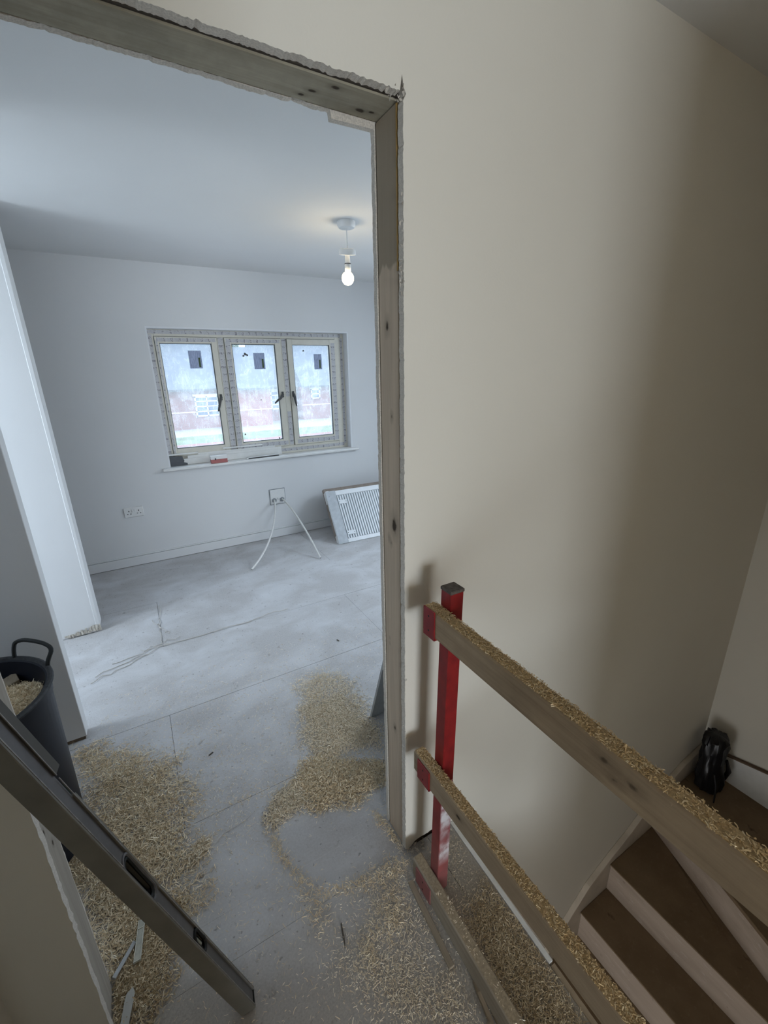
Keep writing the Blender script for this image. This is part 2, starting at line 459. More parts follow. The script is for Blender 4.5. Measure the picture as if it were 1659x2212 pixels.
class MB:
    def __init__(s):
        s.v, s.f = [], []

    def add(s, vs, fs):
        o = len(s.v)
        s.v += [tuple(v) for v in vs]
        s.f += [tuple(i+o for i in f) for f in fs]
        return s

    def box(s, x0, x1, y0, y1, z0, z1):
        return s.add([(x0, y0, z0), (x1, y0, z0), (x1, y1, z0), (x0, y1, z0), (x0, y0, z1), (x1, y0, z1), (x1, y1, z1), (x0, y1, z1)],
                     [(0, 3, 2, 1), (4, 5, 6, 7), (0, 1, 5, 4), (1, 2, 6, 5), (2, 3, 7, 6), (3, 0, 4, 7)])

    def obox(s, O, A, B, C):
        """box from corner O along three edge vectors"""
        O, A, B, C = map(Vector, (O, A, B, C))
        vs = [O, O+A, O+A+B, O+B, O+C, O+A+C, O+A+B+C, O+B+C]
        return s.add(vs, [(0, 3, 2, 1), (4, 5, 6, 7), (0, 1, 5, 4), (1, 2, 6, 5), (2, 3, 7, 6), (3, 0, 4, 7)])

    def prism(s, pts, fn0, fn1):
        """polygon pts mapped by fn0 and fn1 to the two ends"""
        n = len(pts)
        vs = [fn0(*p) for p in pts]+[fn1(*p) for p in pts]
        fs = [tuple(range(n-1, -1, -1)), tuple(range(n, 2*n))]
        fs += [(i, (i+1) % n, n+(i+1) % n, n+i) for i in range(n)]
        return s.add(vs, fs)

    def tube(s, pts, r, n=8, closed=False):
        pts = [Vector(p) for p in pts]
        rs = r if isinstance(r, (list, tuple)) else [r]*len(pts)
        L = len(pts)
        rings, ref = [], None
        for i, p in enumerate(pts):
            a = pts[(i-1) % L] if (i > 0 or closed) else p
            c = pts[(i+1) % L] if (i < L-1 or closed) else p
            t = (c-a).normalized()
            if ref is None:
                ref = t.orthogonal().normalized()
            ref = (ref-t*ref.dot(t)).normalized()
            w = t.cross(ref)
            rings.append([p+(ref*math.cos(2*math.pi*k/n)+w*math.sin(2*math.pi*k/n))*rs[i] for k in range(n)])
        vs = [v for ring in rings for v in ring]
        fs = []
        for i in range(L if closed else L-1):
            j = (i+1) % L
            for k in range(n):
                k2 = (k+1) % n
                fs.append((i*n+k, i*n+k2, j*n+k2, j*n+k))
        if not closed:
            fs.append(tuple(range(n-1, -1, -1)))
            fs.append(tuple((L-1)*n+k for k in range(n)))
        return s.add(vs, fs)

    def lathe(s, prof, c, n=32, axis=(0, 0, 1), cap=True):
        """prof: (radius, height) pairs along axis from c"""
        ax = Vector(axis).normalized()
        e1 = ax.orthogonal().normalized()
        e2 = ax.cross(e1)
        c = Vector(c)
        vs, fs = [], []
        for (r, h) in prof:
            for k in range(n):
                a = 2*math.pi*k/n
                vs.append(c+ax*h+(e1*math.cos(a)+e2*math.sin(a))*r)
        for i in range(len(prof)-1):
            for k in range(n):
                k2 = (k+1) % n
                fs.append((i*n+k, i*n+k2, (i+1)*n+k2, (i+1)*n+k))
        if cap:
            fs.append(tuple(range(n-1, -1, -1)))
            fs.append(tuple((len(prof)-1)*n+k for k in range(n)))
        return s.add(vs, fs)

    def build(s, name, mat, parent=None, bevel=0.0, smooth=False, origin=None, seg=1):
        root = parent
        off = Vector((0, 0, 0))
        while root is not None:
            off += root.location
            root = root.parent
        org = Vector(origin) if origin is not None else (off if parent else Vector((0, 0, 0)))
        me = bpy.data.meshes.new(name)
        me.from_pydata([tuple(Vector(v)-org) for v in s.v], [], s.f)
        bm = bmesh.new()
        bm.from_mesh(me)
        bmesh.ops.recalc_face_normals(bm, faces=bm.faces)
        if bevel > 0:
            ed = [e for e in bm.edges if len(e.link_faces) == 2 and e.calc_face_angle(0) > 0.5]
            bmesh.ops.bevel(bm, geom=ed, offset=bevel, segments=seg, affect='EDGES', profile=0.6, clamp_overlap=True)
        bm.to_mesh(me)
        bm.free()
        if smooth:
            me.polygons.foreach_set('use_smooth', [True]*len(me.polygons))
            me.set_sharp_from_angle(angle=math.radians(38))
        me.materials.append(mat)
        o = bpy.data.objects.new(name, me)
        COL.objects.link(o)
        if parent:
            o.parent = parent
            o.location = org-off
        else:
            o.location = org
        return o


def empty(name, loc=(0, 0, 0)):
    o = bpy.data.objects.new(name, None)
    o.empty_display_size = 0.1
    COL.objects.link(o)
    o.location = loc
    return o


def tag(o, label, cat, group=None, kind=None):
    o['label'] = label
    o['category'] = cat
    if group:
        o['group'] = group
    if kind:
        o['kind'] = kind
    return o


def struct(o, label=None):
    o['kind'] = 'structure'
    if label:
        o['label'] = label
    return o


def stuffpart(o):
    o['kind'] = 'stuff'
    return o


T = 0.1315          # partition thickness
D = 3.190           # room face of the window wall
ZR, ZH = 2.393, 2.44
XR = 2.296          # right wall of landing and room
XL = -1.005         # left wall of landing

# ------------------------------------------------------------------ partition with the doorway


def jag(a, b, n, amp, rnd, along):
    """ragged run from a to b; along 'z' wobbles x, 'x' wobbles z"""
    out = []
    w = 0
    for i in range(n+1):
        t = i/n
        w = w*0.55+rnd.uniform(-1, 1)*amp*0.6
        e = w+(rnd.uniform(0.5, 1.2)*amp if rnd.random() < 0.10 else 0)
        if i in (0, n):
            e = 0
        p = (a[0]+(b[0]-a[0])*t, a[1]+(b[1]-a[1])*t)
        out.append((p[0]+e, p[1]) if along == 'z' else (p[0], p[1]+e))
    return out


HD = 2.08
rnd = random.Random(3)
pts = [(XL, 0.0)]
pts += jag((-0.862, 0.0), (-0.862, HD+.004), 170, 0.0014, rnd, 'z')
hdr = jag((-0.86, HD+.006), (-0.004, HD+.004), 210, 0.0023, rnd, 'x')
pts += hdr
pts += [(-0.002, HD+.016), (0.001, HD+.030), (0.004, HD+.012), (0.010, HD+.002)]
pts += jag((0.003, HD-.01), (0.0, 0.006), 420, 0.0012, rnd, 'z')
pts += [(0.012, 0.002), (0.022, 0.006)] + jag((0.035, 0.018), (0.185, 0.035), 18, 0.007, rnd, 'x')
pts += [(0.192, 0.02), (0.193, -2.57), (XR, -2.57), (XR, ZH), (XL, ZH)]
w_front = empty('wall_front', (0, 0, 0))
struct(w_front)
hb = MB()
hb.prism(pts, lambda x, z: (x, 0.0, z), lambda x, z: (x, 0.020, z))
hall_board = hb.build('hall_plasterboard', M['hall_paint'], w_front)
# ragged plaster edges show their bare grey core
hall_board.data.materials.append(M['board_edge'])
for pl in hall_board.data.polygons:
    if abs(pl.normal.y) < 0.5:
        pl.material_index = 1
rb = MB()
rnd = random.Random(8)
p2 = [(-0.99, 0.0)] + jag((-0.875, 0.0), (-0.875, HD+.002), 160, 0.0009, rnd, 'z') + jag((-0.872, HD+.002), (-0.10, HD+.002), 150, 0.0022, rnd, 'x')
p2 += [(-0.098, HD-.013), (-0.06, HD-.012), (0.0, HD-.011)]
p2 += jag((0.0015, HD-.012), (0.002, 0.004), 300, 0.0012, rnd, 'z')
p2 += [(XR, 0.004), (XR, ZR), (-0.99, ZR)]
rb.prism(p2, lambda x, z: (x, 0.1165, z), lambda x, z: (x, T, z))
room_board = rb.build('room_plasterboard', M['room_paint'], w_front)
room_board.data.materials.append(M['board_edge'])
for pl in room_board.data.polygons:
    if pl.normal.y < 0.5:
        pl.material_index = 1
MB().box(0.046, XR, 0.021, 0.116, -2.57, ZR).build('stud_core', M['core'], w_front)
MB().box(-0.985, -0.915, 0.021, 0.116, 0.0, ZR).build('stud_core', M['core'], w_front)
MB().box(-0.90, 0.046, 0.021, 0.116, HD+.045, ZR).build('lintel_core', M['core'], w_front)
MB().box(XL, XR, 0.021, T, ZR, ZH).build('ceiling_void', M['core'], w_front)

door = empty('door_1', (0, 0.066, 0))
struct(door, 'bare timber door lining with torn plaster edges')
MB().box(0.0045, 0.0445, 0.026, 0.113, 0.0, HD).build('right_jamb', M['jamb_right'], door, 0.0015)
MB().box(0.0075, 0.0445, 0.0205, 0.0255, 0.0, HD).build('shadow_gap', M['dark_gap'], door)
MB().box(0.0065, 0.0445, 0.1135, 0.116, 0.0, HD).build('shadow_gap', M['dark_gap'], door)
MB().box(0.0035, 0.009, 0.0258, 0.0292, 1.78, HD-.002).build('orange_trim_strip', m_plain('orange_mdf_strip', (0.42, 0.26, 0.085), 0.7), door)
MB().box(-0.912, -0.870, 0.028, 0.113, 0.0, HD).build('left_jamb', M['jamb_left'], door, 0.0015)
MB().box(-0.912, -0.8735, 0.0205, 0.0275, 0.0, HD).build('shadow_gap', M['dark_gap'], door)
MB().box(-0.912, 0.0445, 0.026, 0.113, HD+.001, HD+.044).build('header', M['header'], door, 0.0015)
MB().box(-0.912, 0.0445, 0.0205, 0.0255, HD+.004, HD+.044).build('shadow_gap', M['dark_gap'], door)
# crumbs of plaster at the head corner and torn paper tags
chips = MB()
rnd = random.Random(5)
for i in range(46):
    c = Vector((rnd.uniform(-0.03, 0.010), rnd.uniform(-0.003, 0.02), HD+rnd.uniform(-0.006, 0.018)))
    s = rnd.uniform(0.0015, 0.005)
    chips.add([c+Vector((rnd.uniform(-s, s), rnd.uniform(-s, s), rnd.uniform(-s, s))) for _ in range(4)], [(0, 1, 2), (0, 2, 3), (0, 3, 1), (1, 3, 2)])
for i in range(60):
    z = rnd.uniform(1.72, 1.92) if i < 34 else rnd.uniform(0.1, 2.0)
    c = Vector((rnd.uniform(-0.002, 0.004), rnd.uniform(-0.002, 0.010), z))
    s = rnd.uniform(0.001, 0.0045)
    chips.add([c+Vector((rnd.uniform(-s, s), rnd.uniform(-s, s), rnd.uniform(-2*s, 2*s))) for _ in range(4)], [(0, 1, 2), (0, 2, 3), (0, 3, 1), (1, 3, 2)])
stuffpart(chips.build('plaster_crumbs', M['plaster_chip'], door))

# ------------------------------------------------------------------ room shell
R0X = -2.5
mbx = MB
wl = empty('wall_left', (R0X, 1.7, 0))
struct(wl)
# side wall of the room, with its window opening
for (y0, y1, z0, z1) in ((T, 0.95, 0, ZR), (1.95, D, 0, ZR), (0.95, 1.95, 0, 0.95), (0.95, 1.95, 2.1, ZR)):
    MB().box(R0X-.1, R0X, y0, y1, z0, z1).build('wall_panel', M['room_paint'], wl)
wrt = empty('wall_right', (XR, 1.7, 0))
struct(wrt)
for (y0, y1, z0, z1) in ((T, 0.88, 0, ZR), (2.02, D, 0, ZR), (0.88, 2.02, 0, 0.92), (0.88, 2.02, 2.08, ZR)):  # unseen opening cut for the added right fill light
    MB().box(XR, XR+.1, y0, y1, z0, z1).build('wall_panel', M['room_paint'], wrt)
struct(MB().box(R0X-.1, -1.005, 0.0, T, 0, ZH).build('trim_1', M['room_paint']))

# far wall with the window opening
WX0, WX1, WZ0, WZ1 = -0.340, 1.386, 0.818, 1.931
wf = empty('wall_far', (0.5, D, 0))
struct(wf)
fb = MB()
out = [(R0X-.1, 0.0), (XR+.1, 0.0), (XR+.1, ZR), (R0X-.1, ZR)]
for (x0, x1, z0, z1) in ((R0X-.1, WX0-.012, 0, ZR), (WX1+.012, XR+.1, 0, ZR), (WX0-.012, WX1+.012, 0, WZ0-.022), (WX0-.012, WX1+.012, WZ1+.012, ZR)):
    fb.box(x0, x1, D, D+.10, z0, z1)
fb.build('wall_face', M['room_paint'], wf)
ob = MB()
for (x0, x1, z0, z1) in ((R0X-.1, WX0+.02, -2.6, 2.8), (WX1-.02, XR+.1, -2.6, 2.8), (WX0+.02, WX1-.02, -2.6, WZ0+.04), (WX0+.02, WX1-.02, WZ1-.02, 2.8)):
    ob.box(x0, x1, D+.165, D+.30, z0, z1)
ob.build('outer_brickwork', M['brick'], wf)
rv = MB()
rv.box(WX0-.012, WX0, D, D+.165, WZ0, WZ1).box(WX1, WX1+.012, D, D+.165, WZ0, WZ1).box(WX0-.012, WX1+.012, D, D+.165, WZ1, WZ1+.012)
rv.build('window_reveal', M['reveal'], wf)
struct(MB().box(R0X-.1, XR+.1, T, D+.3, ZR, ZR+.1).build('ceiling', M['ceil_paint']))
bb = empty('baseboard_far', (0, D-.015, 0))
struct(bb)
MB().box(-2.4, XR, D-.015, D, 0.003, 0.082).build('skirting_board', M['room_paint'], bb, 0.001)
MB().box(-2.4, XR, D-.011, D, 0.085, 0.095).build('skirting_lip', M['room_paint'], bb, 0.001)

# two stub walls on the left with the lit gap between them
ns = empty('wall_near_stub', (-1.6, 1.19, 0))
struct(ns)
MB().box(R0X, -0.985, 1.150, 1.222, 0.018, ZR).build('stub_board', M['stub_paint'], ns, 0.002)
MB().box(R0X, -0.992, 1.156, 1.216, 0.0, 0.018).build('sole_plate', M['core'], ns)
fs_ = empty('wall_far_stub', (-1.6, 2.2, 0))
struct(fs_)
MB().box(R0X, -0.9855, 2.156, 2.255, 0.0, ZR).build('stub_board', M['stub_paint'], fs_, 0.002)
MB().box(-0.990, -0.968, 2.152, 2.259, 0.03, ZR).build('corner_bead', M['stub_paint'], fs_, 0.003)
rg = MB()
rnd = random.Random(12)
for i in range(26):
    x = -1.16+i*0.0075+rnd.uniform(-.003, .003)
    h = rnd.uniform(0.008, 0.032)*(0.5+i/26)
    rg.obox((x, 2.150, 0.004+rnd.uniform(0, .01)), (rnd.uniform(.008, .02), -rnd.uniform(0.0, .006), rnd.uniform(-.004, .008)), (0, .004, 0), (rnd.uniform(-.004, .004), 0, h))
stuffpart(rg.build('ragged_plaster_foot', M['plaster_chip'], fs_))

# ------------------------------------------------------------------ landing shell
struct(MB().box(XL-.1, XL, -3.0, 0.0, 0, ZH).build('wall_hall_left', M['hall_paint']))
struct(MB().box(XR, XR+.1, -3.1, T, -2.57, ZH).build('wall_hall_right', M['hall_paint']))
struct(MB().box(XL-.1, XR+.1, -3.1, 0.0, ZH, ZH+.1).build('ceiling_hall', M['ceil_paint']))
wb = empty('wall_back', (0.6, -3.05, 0))
struct(wb)
for (x0, x1, z0, z1) in ((XL-.1, -0.98, 0, ZH), (-0.12, XR, -2.57, ZH), (-0.98, -0.12, 2.05, ZH), (XL-.1, -0.12, -2.57, 0)):
    MB().box(x0, x1, -3.1, -3.0, z0, z1).build('wall_panel', M['hall_paint'], wb)
# unseen rear room, added with a low opening to carry the landing fill
rr = empty('wall_added_room', (-.6, -3.8, 0))
struct(rr)
MB().box(-2.1, -2.0, -4.5, -3.1, 0, ZH).build('wall_panel', M['hall_paint'], rr)
MB().box(0.9, 1.0, -4.5, -3.1, 0, ZH).build('wall_panel', M['hall_paint'], rr)
MB().box(-2.1, 1.0, -4.5, -3.1, -.1, 0).build('floor_slab', M['floor'], rr)
MB().box(-2.1, 1.0, -4.5, -3.1, ZH, ZH+.1).build('ceiling_slab', M['ceil_paint'], rr)
for (x0, x1, z0, z1) in ((-2.1, -1.15, 0, ZH), (-.05, 1.0, 0, ZH), (-1.15, -.05, 0, .30), (-1.15, -.05, 1.30, ZH)):
    MB().box(x0, x1, -4.5, -4.4, z0, z1).build('wall_panel', M['hall_paint'], rr)
MB().box(-2.1, XL-.1, -3.15, -3.1, 0, ZH).build('wall_panel', M['hall_paint'], rr)
struct(MB().box(XL-.1, XL, -3.0, T, -2.57, -.26).build('wall_stairwell_left', M['hall_paint']))
struct(MB().box(XL, XR, -3.0, T, -2.67, -2.5705).build('floor_lower', M['tread']))
struct(MB().box(XL, 0.193, 0.0, 0.02, -2.57, -.032).build('wall_stairwell_front', M['hall_paint']))
struct(MB().box(XL, 0.140, -3.0, -0.021, -.26, -.032).build('ceiling_lower', M['hall_paint']))
struct(MB().box(0.19, XR, -3.0, -1.80, -.26, -.032).build('ceiling_lower_rear', M['hall_paint']))
# unseen wall added to shade the landing's right side, open at the stair head
whr = empty('wall_shade_rear', (0.7, -1.83, 0))
struct(whr)
MB().box(0.17, 1.42, -1.90, -1.802, 0.0005, ZH).build('wall_panel', M['hall_paint'], whr)
MB().box(1.42, XR, -1.90, -1.802, 2.05, ZH).build('wall_panel', M['hall_paint'], whr)
# short wall added behind the camera to shade the lower left
struct(MB().box(XL, -0.50, -1.26, -1.16, 0, ZH).build('wall_shade_left', M['hall_paint']))

# ------------------------------------------------------------------ floor panels
fl = empty('floor', (0, 0, 0))
struct(fl)
MB().box(R0X, XR, T, D, -.10, -.007).build('sub_floor', M['joint'], fl)
MB().box(XL, 0.140, -3.0, -.0005, -.031, -.007).build('sub_floor', M['joint'], fl)
MB().box(0.189, XR, -3.0, -1.80, -.031, -.007).build('sub_floor', M['joint'], fl)
G = 0.0009
rows = [(2.37, D, (R0X, -1.2, 0.74, XR)), (1.742, 2.37, (R0X, -.632, 1.77, XR)), (1.112, 1.742, (R0X, -1.8, .582, XR)),
        (0.478, 1.112, (R0X, -.648, 1.75, XR)), (T, 0.478, (R0X, -1.6, .9, XR)), (0.004, T, (-.91, .045)),
        (-0.60, 0.004, (XL, .092, .189)), (-1.2, -.60, (XL, -.5, .189)), (-1.8, -1.2, (XL, .189)), (-3.0, -1.8, (XL, .3, XR))]
rnd = random.Random(2)
for (y0, y1, xs) in rows:
    for a, c in zip(xs[:-1], xs[1:]):
        dz = -rnd.uniform(0, .0012)
        tilt = [rnd.uniform(-.0006, 0) for _ in range(4)]
        if (y0, y1) == (0.004, T):
            y0b, y1b = y0, y1+G*1.2
        else:
            y0b, y1b = y0+(0 if y0 == T else G), y1-G
        b_ = MB().box(a+G, c-G, y0b, y1b, -.0066, dz)
        if c == .189:
            for k in range(8):
                v = b_.v[k]
                if v[0] > .15:
                    b_.v[k] = (.1905+.0218*v[1]-.0005, v[1], v[2])
        for k in range(4):
            v = b_.v[4+k]
            b_.v[4+k] = (v[0], v[1], v[2]+tilt[k])
        b_.build('floor_panel', M['floor'], fl)
# white-painted fascia at the edge of the well, then a bare timber nosing
MB().obox((.1915, -.001, -.26), (-.0098, -.451, 0), (.0150, 0, 0), (0, 0, .261)).build('white_fascia', M['white_gloss'], fl, 0.001)
MB().obox((.1815, -.457, -.26), (-.029, -1.34, 0), (.016, 0, 0), (0, 0, .258)).build('timber_nosing', M['offcut'], fl, 0.001)

# ------------------------------------------------------------------ staircase
st = empty('staircase', (0.6, -0.43, -2.57))
tag(st, 'winding staircase with brown treads and pale dusty risers going down under the landing', 'staircase')
RIS, GO = 0.2075, 0.2215
zA, xA = -1.120, 1.372
ys0, ys1 = -0.030, -0.862
for i in range(7):
    z, x = zA-RIS*i, xA-GO*i
    if i == 0:
        poly = [(x-.012, ys0), (1.800, ys0), (1.795, -.03), (1.46, -.862), (x-.012, ys1)]
        MB().prism(poly, lambda a, b_: (a, b_, z-.022), lambda a, b_: (a, b_, z)).build('tread', M['tread'], st, 0.002)
    else:
        MB().box(x-.012, x+GO+.005, ys1, ys0, z-.022, z).build('tread', M['tread'], st, 0.002)
    MB().box(x, x+.012, ys1, ys0, z-RIS+.0005, z-.0225).build('riser', M['riser'], st)
    MB().box(x-.0125, x+.002, ys1, ys0, z-.024, z-.004).build('nosing_strip', M['riser'], st, 0.003)
# winders
P0, P1 = Vector((1.777, -.025)), Vector((1.450, -.862))
zW = zA+RIS
d = (P1-P0).normalized()
nrm = Vector((-d.y, d.x))
if nrm.x < 0:
    nrm = -nrm
MB().obox((P0.x, P0.y, zA+.0005), (P1.x-P0.x, P1.y-P0.y, 0), (nrm.x*.012, nrm.y*.012, 0), (0, 0, RIS-.0225)).build('riser', M['riser'], st)
poly = [(P0.x-.010, ys0), (XR-.004, ys0), (XR-.004, -.56), (1.47, -.90), (P1.x-.012, P1.y)]
MB().prism(poly, lambda a, b_: (a, b_, zW-.022), lambda a, b_: (a, b_, zW)).build('winder_tread', M['tread'], st, 0.002)
MB().obox((1.465, -.90, zW), (XR-1.47, .34, 0), (.006, -.012, 0), (0, 0, RIS-.02)).build('riser', M['riser'], st)
poly = [(1.455, -.895), (XR-.004, -.55), (XR-.004, -.93), (1.455, -.93)]
MB().prism(poly, lambda a, b_: (a, b_, zW+RIS-.022), lambda a, b_: (a, b_, zW+RIS)).build('winder_tread', M['tread'], st, 0.002)
zz = zW+RIS
yy = -.93
for k in range(4):
    MB().box(1.455, XR-.004, yy-.012, yy, zz, zz+RIS-.0225).build('riser', M['riser'], st)
    if k < 3:
        MB().box(1.455, XR-.004, yy-GO-.005, yy+.010, zz+RIS-.022, zz+RIS).build('tread', M['tread'], st, 0.002)
    zz += RIS
    yy -= GO
# wall strings
top = [(-.40, -2.57), (0.20, -2.10), (1.034, -1.318), (1.191, -1.168), (1.372, -1.073), (1.518, -1.010), (1.617, -.952), (1.76, -.868), (2.05, -.785), (XR-.002, -.765)]
bot = [(XR-.002, -1.00), (1.77, -1.16), (1.40, -1.36), (0.2, -2.45), (0.1, -2.57)]
MB().prism(top+bot, lambda x, z: (x, -.001, z), lambda x, z: (x, -.029, z)).build('wall_string', M['string'], st, 0.002)
tr_ = [(-.03, -.762), (-.55, -.640), (-.93, -.50), (-1.78, .25), (-1.78, -.02), (-.93, -.80), (-.55, -.99), (-.03, -.99)]
MB().prism(tr_, lambda y, z: (XR-.001, y, z), lambda y, z: (XR-.023, y, z)).build('wall_string', M['white_gloss'], st, 0.002)
MB().prism([(-.03, -.757), (-.55, -.634), (-.55, -.641), (-.03, -.764)], lambda y, z: (XR-.002, y, z), lambda y, z: (XR-.026, y, z)).build('bare_string_edge', M['brown_line'], st)
MB().box(1.43, 1.52, -.95, -.865, -2.57, .95).build('newel_post', M['string'], st, 0.003)
MB().prism([(0.0, -2.57), (0.19, -2.12), (1.372, -1.02), (1.43, -1.0), (1.43, -1.35), (0.2, -2.5)], lambda x, z: (x, -.864, z), lambda x, z: (x, -.892, z)).build('outer_string', M['string'], st, 0.002)

# ------------------------------------------------------------------ edge protection: red post, three rails
post = empty('guardrail_post', (0.036, -.135, 0))
tag(post, 'red steel guardrail post with black cap standing at the edge of the stairwell', 'post')
pb0, pb1 = Vector((0.0165, -.158, 0.001)), Vector((0.0335, -.158, 1.058))
ax = pb1-pb0
MB().obox(pb0, (.040, 0, 0), (0, .040, 0), ax).build('post_tube', M['red'], post, 0.002)
MB().obox(pb1+Vector((-.0018, -.0018, -.006)), (.0436, 0, 0), (0, .0436, 0), (0, 0, .0095)).build('end_cap', M['black_cap'], post, 0.002)
sc = MB()
sc.obox(pb0+ax*.42+Vector((.008, -.0052, 0)), (.012, 0, 0), (0, .006, 0), (0, 0, .010)).build('welded_lug', M['red'], post, 0.001)


def bracket(y0, y1, x0, x1, z0, z1, lip=0.012):
    """red plate on the landing side of a rail, folded under it back to the post"""
    b_ = MB()
    b_.box(x0-.0045, x0-.0005, y0, y1, z0, z1)
    b_.build('bracket_plate', M['red'], post, 0.0012)
    MB().box(x0-.0045, x1, y0, y0+.003, z0, z0+.006).box(x0-.004, x1, y0, y1, z0-.0008, z0+.0022).build('bracket_shelf', M['red'], post, 0.0006)
    for zz_ in (z0+(z1-z0)*.25, z0+(z1-z0)*.75):
        MB().lathe([(.0028, 0), (.0028, .0006)], (x0-.0051, (y0+y1)/2, zz_), 12, (1, 0, 0)).build('screw_hole', M['rubber'], post)


RAIL = {}


def rail(name, label, x0, x1, y_end, z0, z1, mat, drift, y_far=-2.2):
    """timber rail from its end near the wall back past the camera"""
    r = empty(name, ((x0+x1)/2, (y_end+y_far)/2, z0))
    tag(r, label, 'rail', 'guardrail timbers at the stairwell')
    n = 24
    rn = random.Random(len(name)+int(z0*100))
    b_ = MB()
    secs = []
    for i in range(n+1):
        t = i/n
        y = y_end+(y_far-y_end)*t
        dx = drift*(y_end-y)
        e = [rn.uniform(-.0007, .0007) for _ in range(4)]
        c = .0035
        s = [(x0+dx+c, z0), (x1+dx-c, z0), (x1+dx, z0+c), (x1+dx+e[0], z1-c+e[1]), (x1+dx-c, z1+e[1]), (x0+dx+c+e[2], z1+e[3]), (x0+dx, z1-c+e[3]), (x0+dx, z0+c)]
        secs.append([(x, y, z) for x, z in s])
    vs = [v for s in secs for v in s]
    fs = [tuple(range(8)), tuple(n*8+k for k in range(7, -1, -1))]
    for i in range(n):
        for k in range(8):
            fs.append((i*8+k, i*8+(k+1) % 8, (i+1)*8+(k+1) % 8, (i+1)*8+k))
    b_.add(vs, fs)
    b_.build('timber', mat, r)
    RAIL[name+label] = (x0, x1, z0, z1, y_end, drift)
    return r


r_top = rail('guard_rail', 'topmost sawdust covered timber guard rail, running past the red post to the right', -.0055, .0315, -.098, .938, 1.008, M['rail_top'], -.016)
r_mid = rail('guard_rail', 'middle timber guard rail coated with sawdust, below the top rail', -.0105, .0235, -.066, .440, .511, M['rail_mid'], -.006)
r_low = rail('guard_rail', 'lowest timber rail lying as a toe board at the red post foot', -.0180, .0155, -.073, .002, .078, M['rail_low'], -.017)
bracket(-.150, -.104, -.0055, .0335, .934, 1.014)
bracket(-.146, -.088, -.0105, .0255, .436, .504)
bracket(-.172, -.094, -.0180, .0190, .0015, .066)

# timber battens and splintered offcuts on the landing floor beside the toe rail
o = MB().obox((-.047, -.088, .0005), (-.018, -.235, 0), (.017, -.001, 0), (0, 0, .009)).build('timber_batten', M['batten'], None, .001, origin=(-.05, -.2, 0))
tag(o, 'thin flat timber batten lying against the toe rail on the landing', 'batten')


def splinter(label, a, c, w, h, seed):
    rn = random.Random(seed)
    a, c = Vector(a), Vector(c)
    d_ = (c-a)
    s_ = Vector((-d_.y, d_.x, 0)).normalized()
    b_ = MB()
    n = 7
    vs, fs = [], []
    for i in range(n+1):
        t = i/n
        k = 1.0 if 0 < i < n else 0.35
        p = a+d_*t+s_*rn.uniform(-.001, .001)
        ww = w*k*rn.uniform(.85, 1.1)
        hh = h*k*rn.uniform(.8, 1.1)
        vs += [p-s_*ww/2, p+s_*ww/2, p+s_*ww*.4+Vector((0, 0, hh)), p-s_*ww*.4+Vector((0, 0, hh*.9))]
    for i in range(n):
        for k in range(4):
            fs.append((i*4+k, i*4+(k+1) % 4, i*4+4+(k+1) % 4, i*4+4+k))
    fs += [(0, 1, 2, 3), (n*4+3, n*4+2, n*4+1, n*4)]
    b_.add(vs, fs)
    o_ = b_.build('timber_splinter', M['offcut'], None, 0, origin=tuple(a))
    return tag(o_, label, 'splinter')


splinter('long pale timber splinter on the landing, left of the pair by the toe rail', (-.022, -.372, .001), (-.055, -.56, .001), .012, .009, 1)
splinter('darker split timber sliver jammed between toe rail and pale splinter', (-.008, -.362, .001), (-.036, -.57, .001), .011, .011, 2)
splinter('short broken chunk of timber at the bottom end of the splinters', (-.047, -.452, .011), (-.053, -.497, .011), .013, .011, 3)

# ------------------------------------------------------------------ spirit level leaning on the left wall
lv = empty('spirit_level', (-.56, -.12, 0))
tag(lv, 'long dark grey spirit level leaning across the left side of the doorway', 'spirit level')
LP = Vector((-.544, -.129, .0095))
La = Vector((-.239, -.044, .970)).normalized()
Lu = Vector((-.96, .16, -.23)); Lu = (Lu-La*Lu.dot(La)).normalized()
Lq = La.cross(Lu).normalized()
if Lq.y < 0:
    Lq = -Lq
LW, LQ, LL = .037, .043, 1.80


def lbox(b_, s0, s1, p0, p1, q0, q1):
    return b_.obox(LP+La*s0+Lu*p0+Lq*q0, La*(s1-s0), Lu*(p1-p0), Lq*(q1-q0))


lbox(MB(), 0, LL, 0, LW, 0, .006).build('measuring_edge', M['level_body'], lv, .0012)
lbox(MB(), 0, .905, 0, LW, LQ-.006, LQ).build('measuring_edge', M['level_body'], lv, .0012)
lbox(MB(), .962, LL, 0, LW, LQ-.006, LQ+.014).build('measuring_edge', m_plain('dark_level_coating', (.075, .070, .062), .6), lv, .0012)
SLOT = [(.325, .39), (.585, .718)]
web = MB()
s = 0.004
for (a, c) in SLOT+[(LL-.005, None)]:
    lbox(web, s, a, .004, LW-.004, .006, LQ-.006)
    if c:
        s = c
web.build('web', M['level_web'], lv)
lip = MB()
lbox(lip, 0, .58, -.0006, .0008, .0052, .0072)
lbox(lip, .722, LL, -.0006, .0008, .0052, .0072)
lbox(lip, 0, .58, -.0006, .0008, LQ-.0072, LQ-.0056)
lbox(lip, .722, .955, -.0006, .0008, LQ-.0072, LQ-.0056)
lbox(lip, .962, LL, -.0006, .0008, LQ-.0072, LQ-.0056)
lip.build('worn_lip', M['level_lip'], lv)


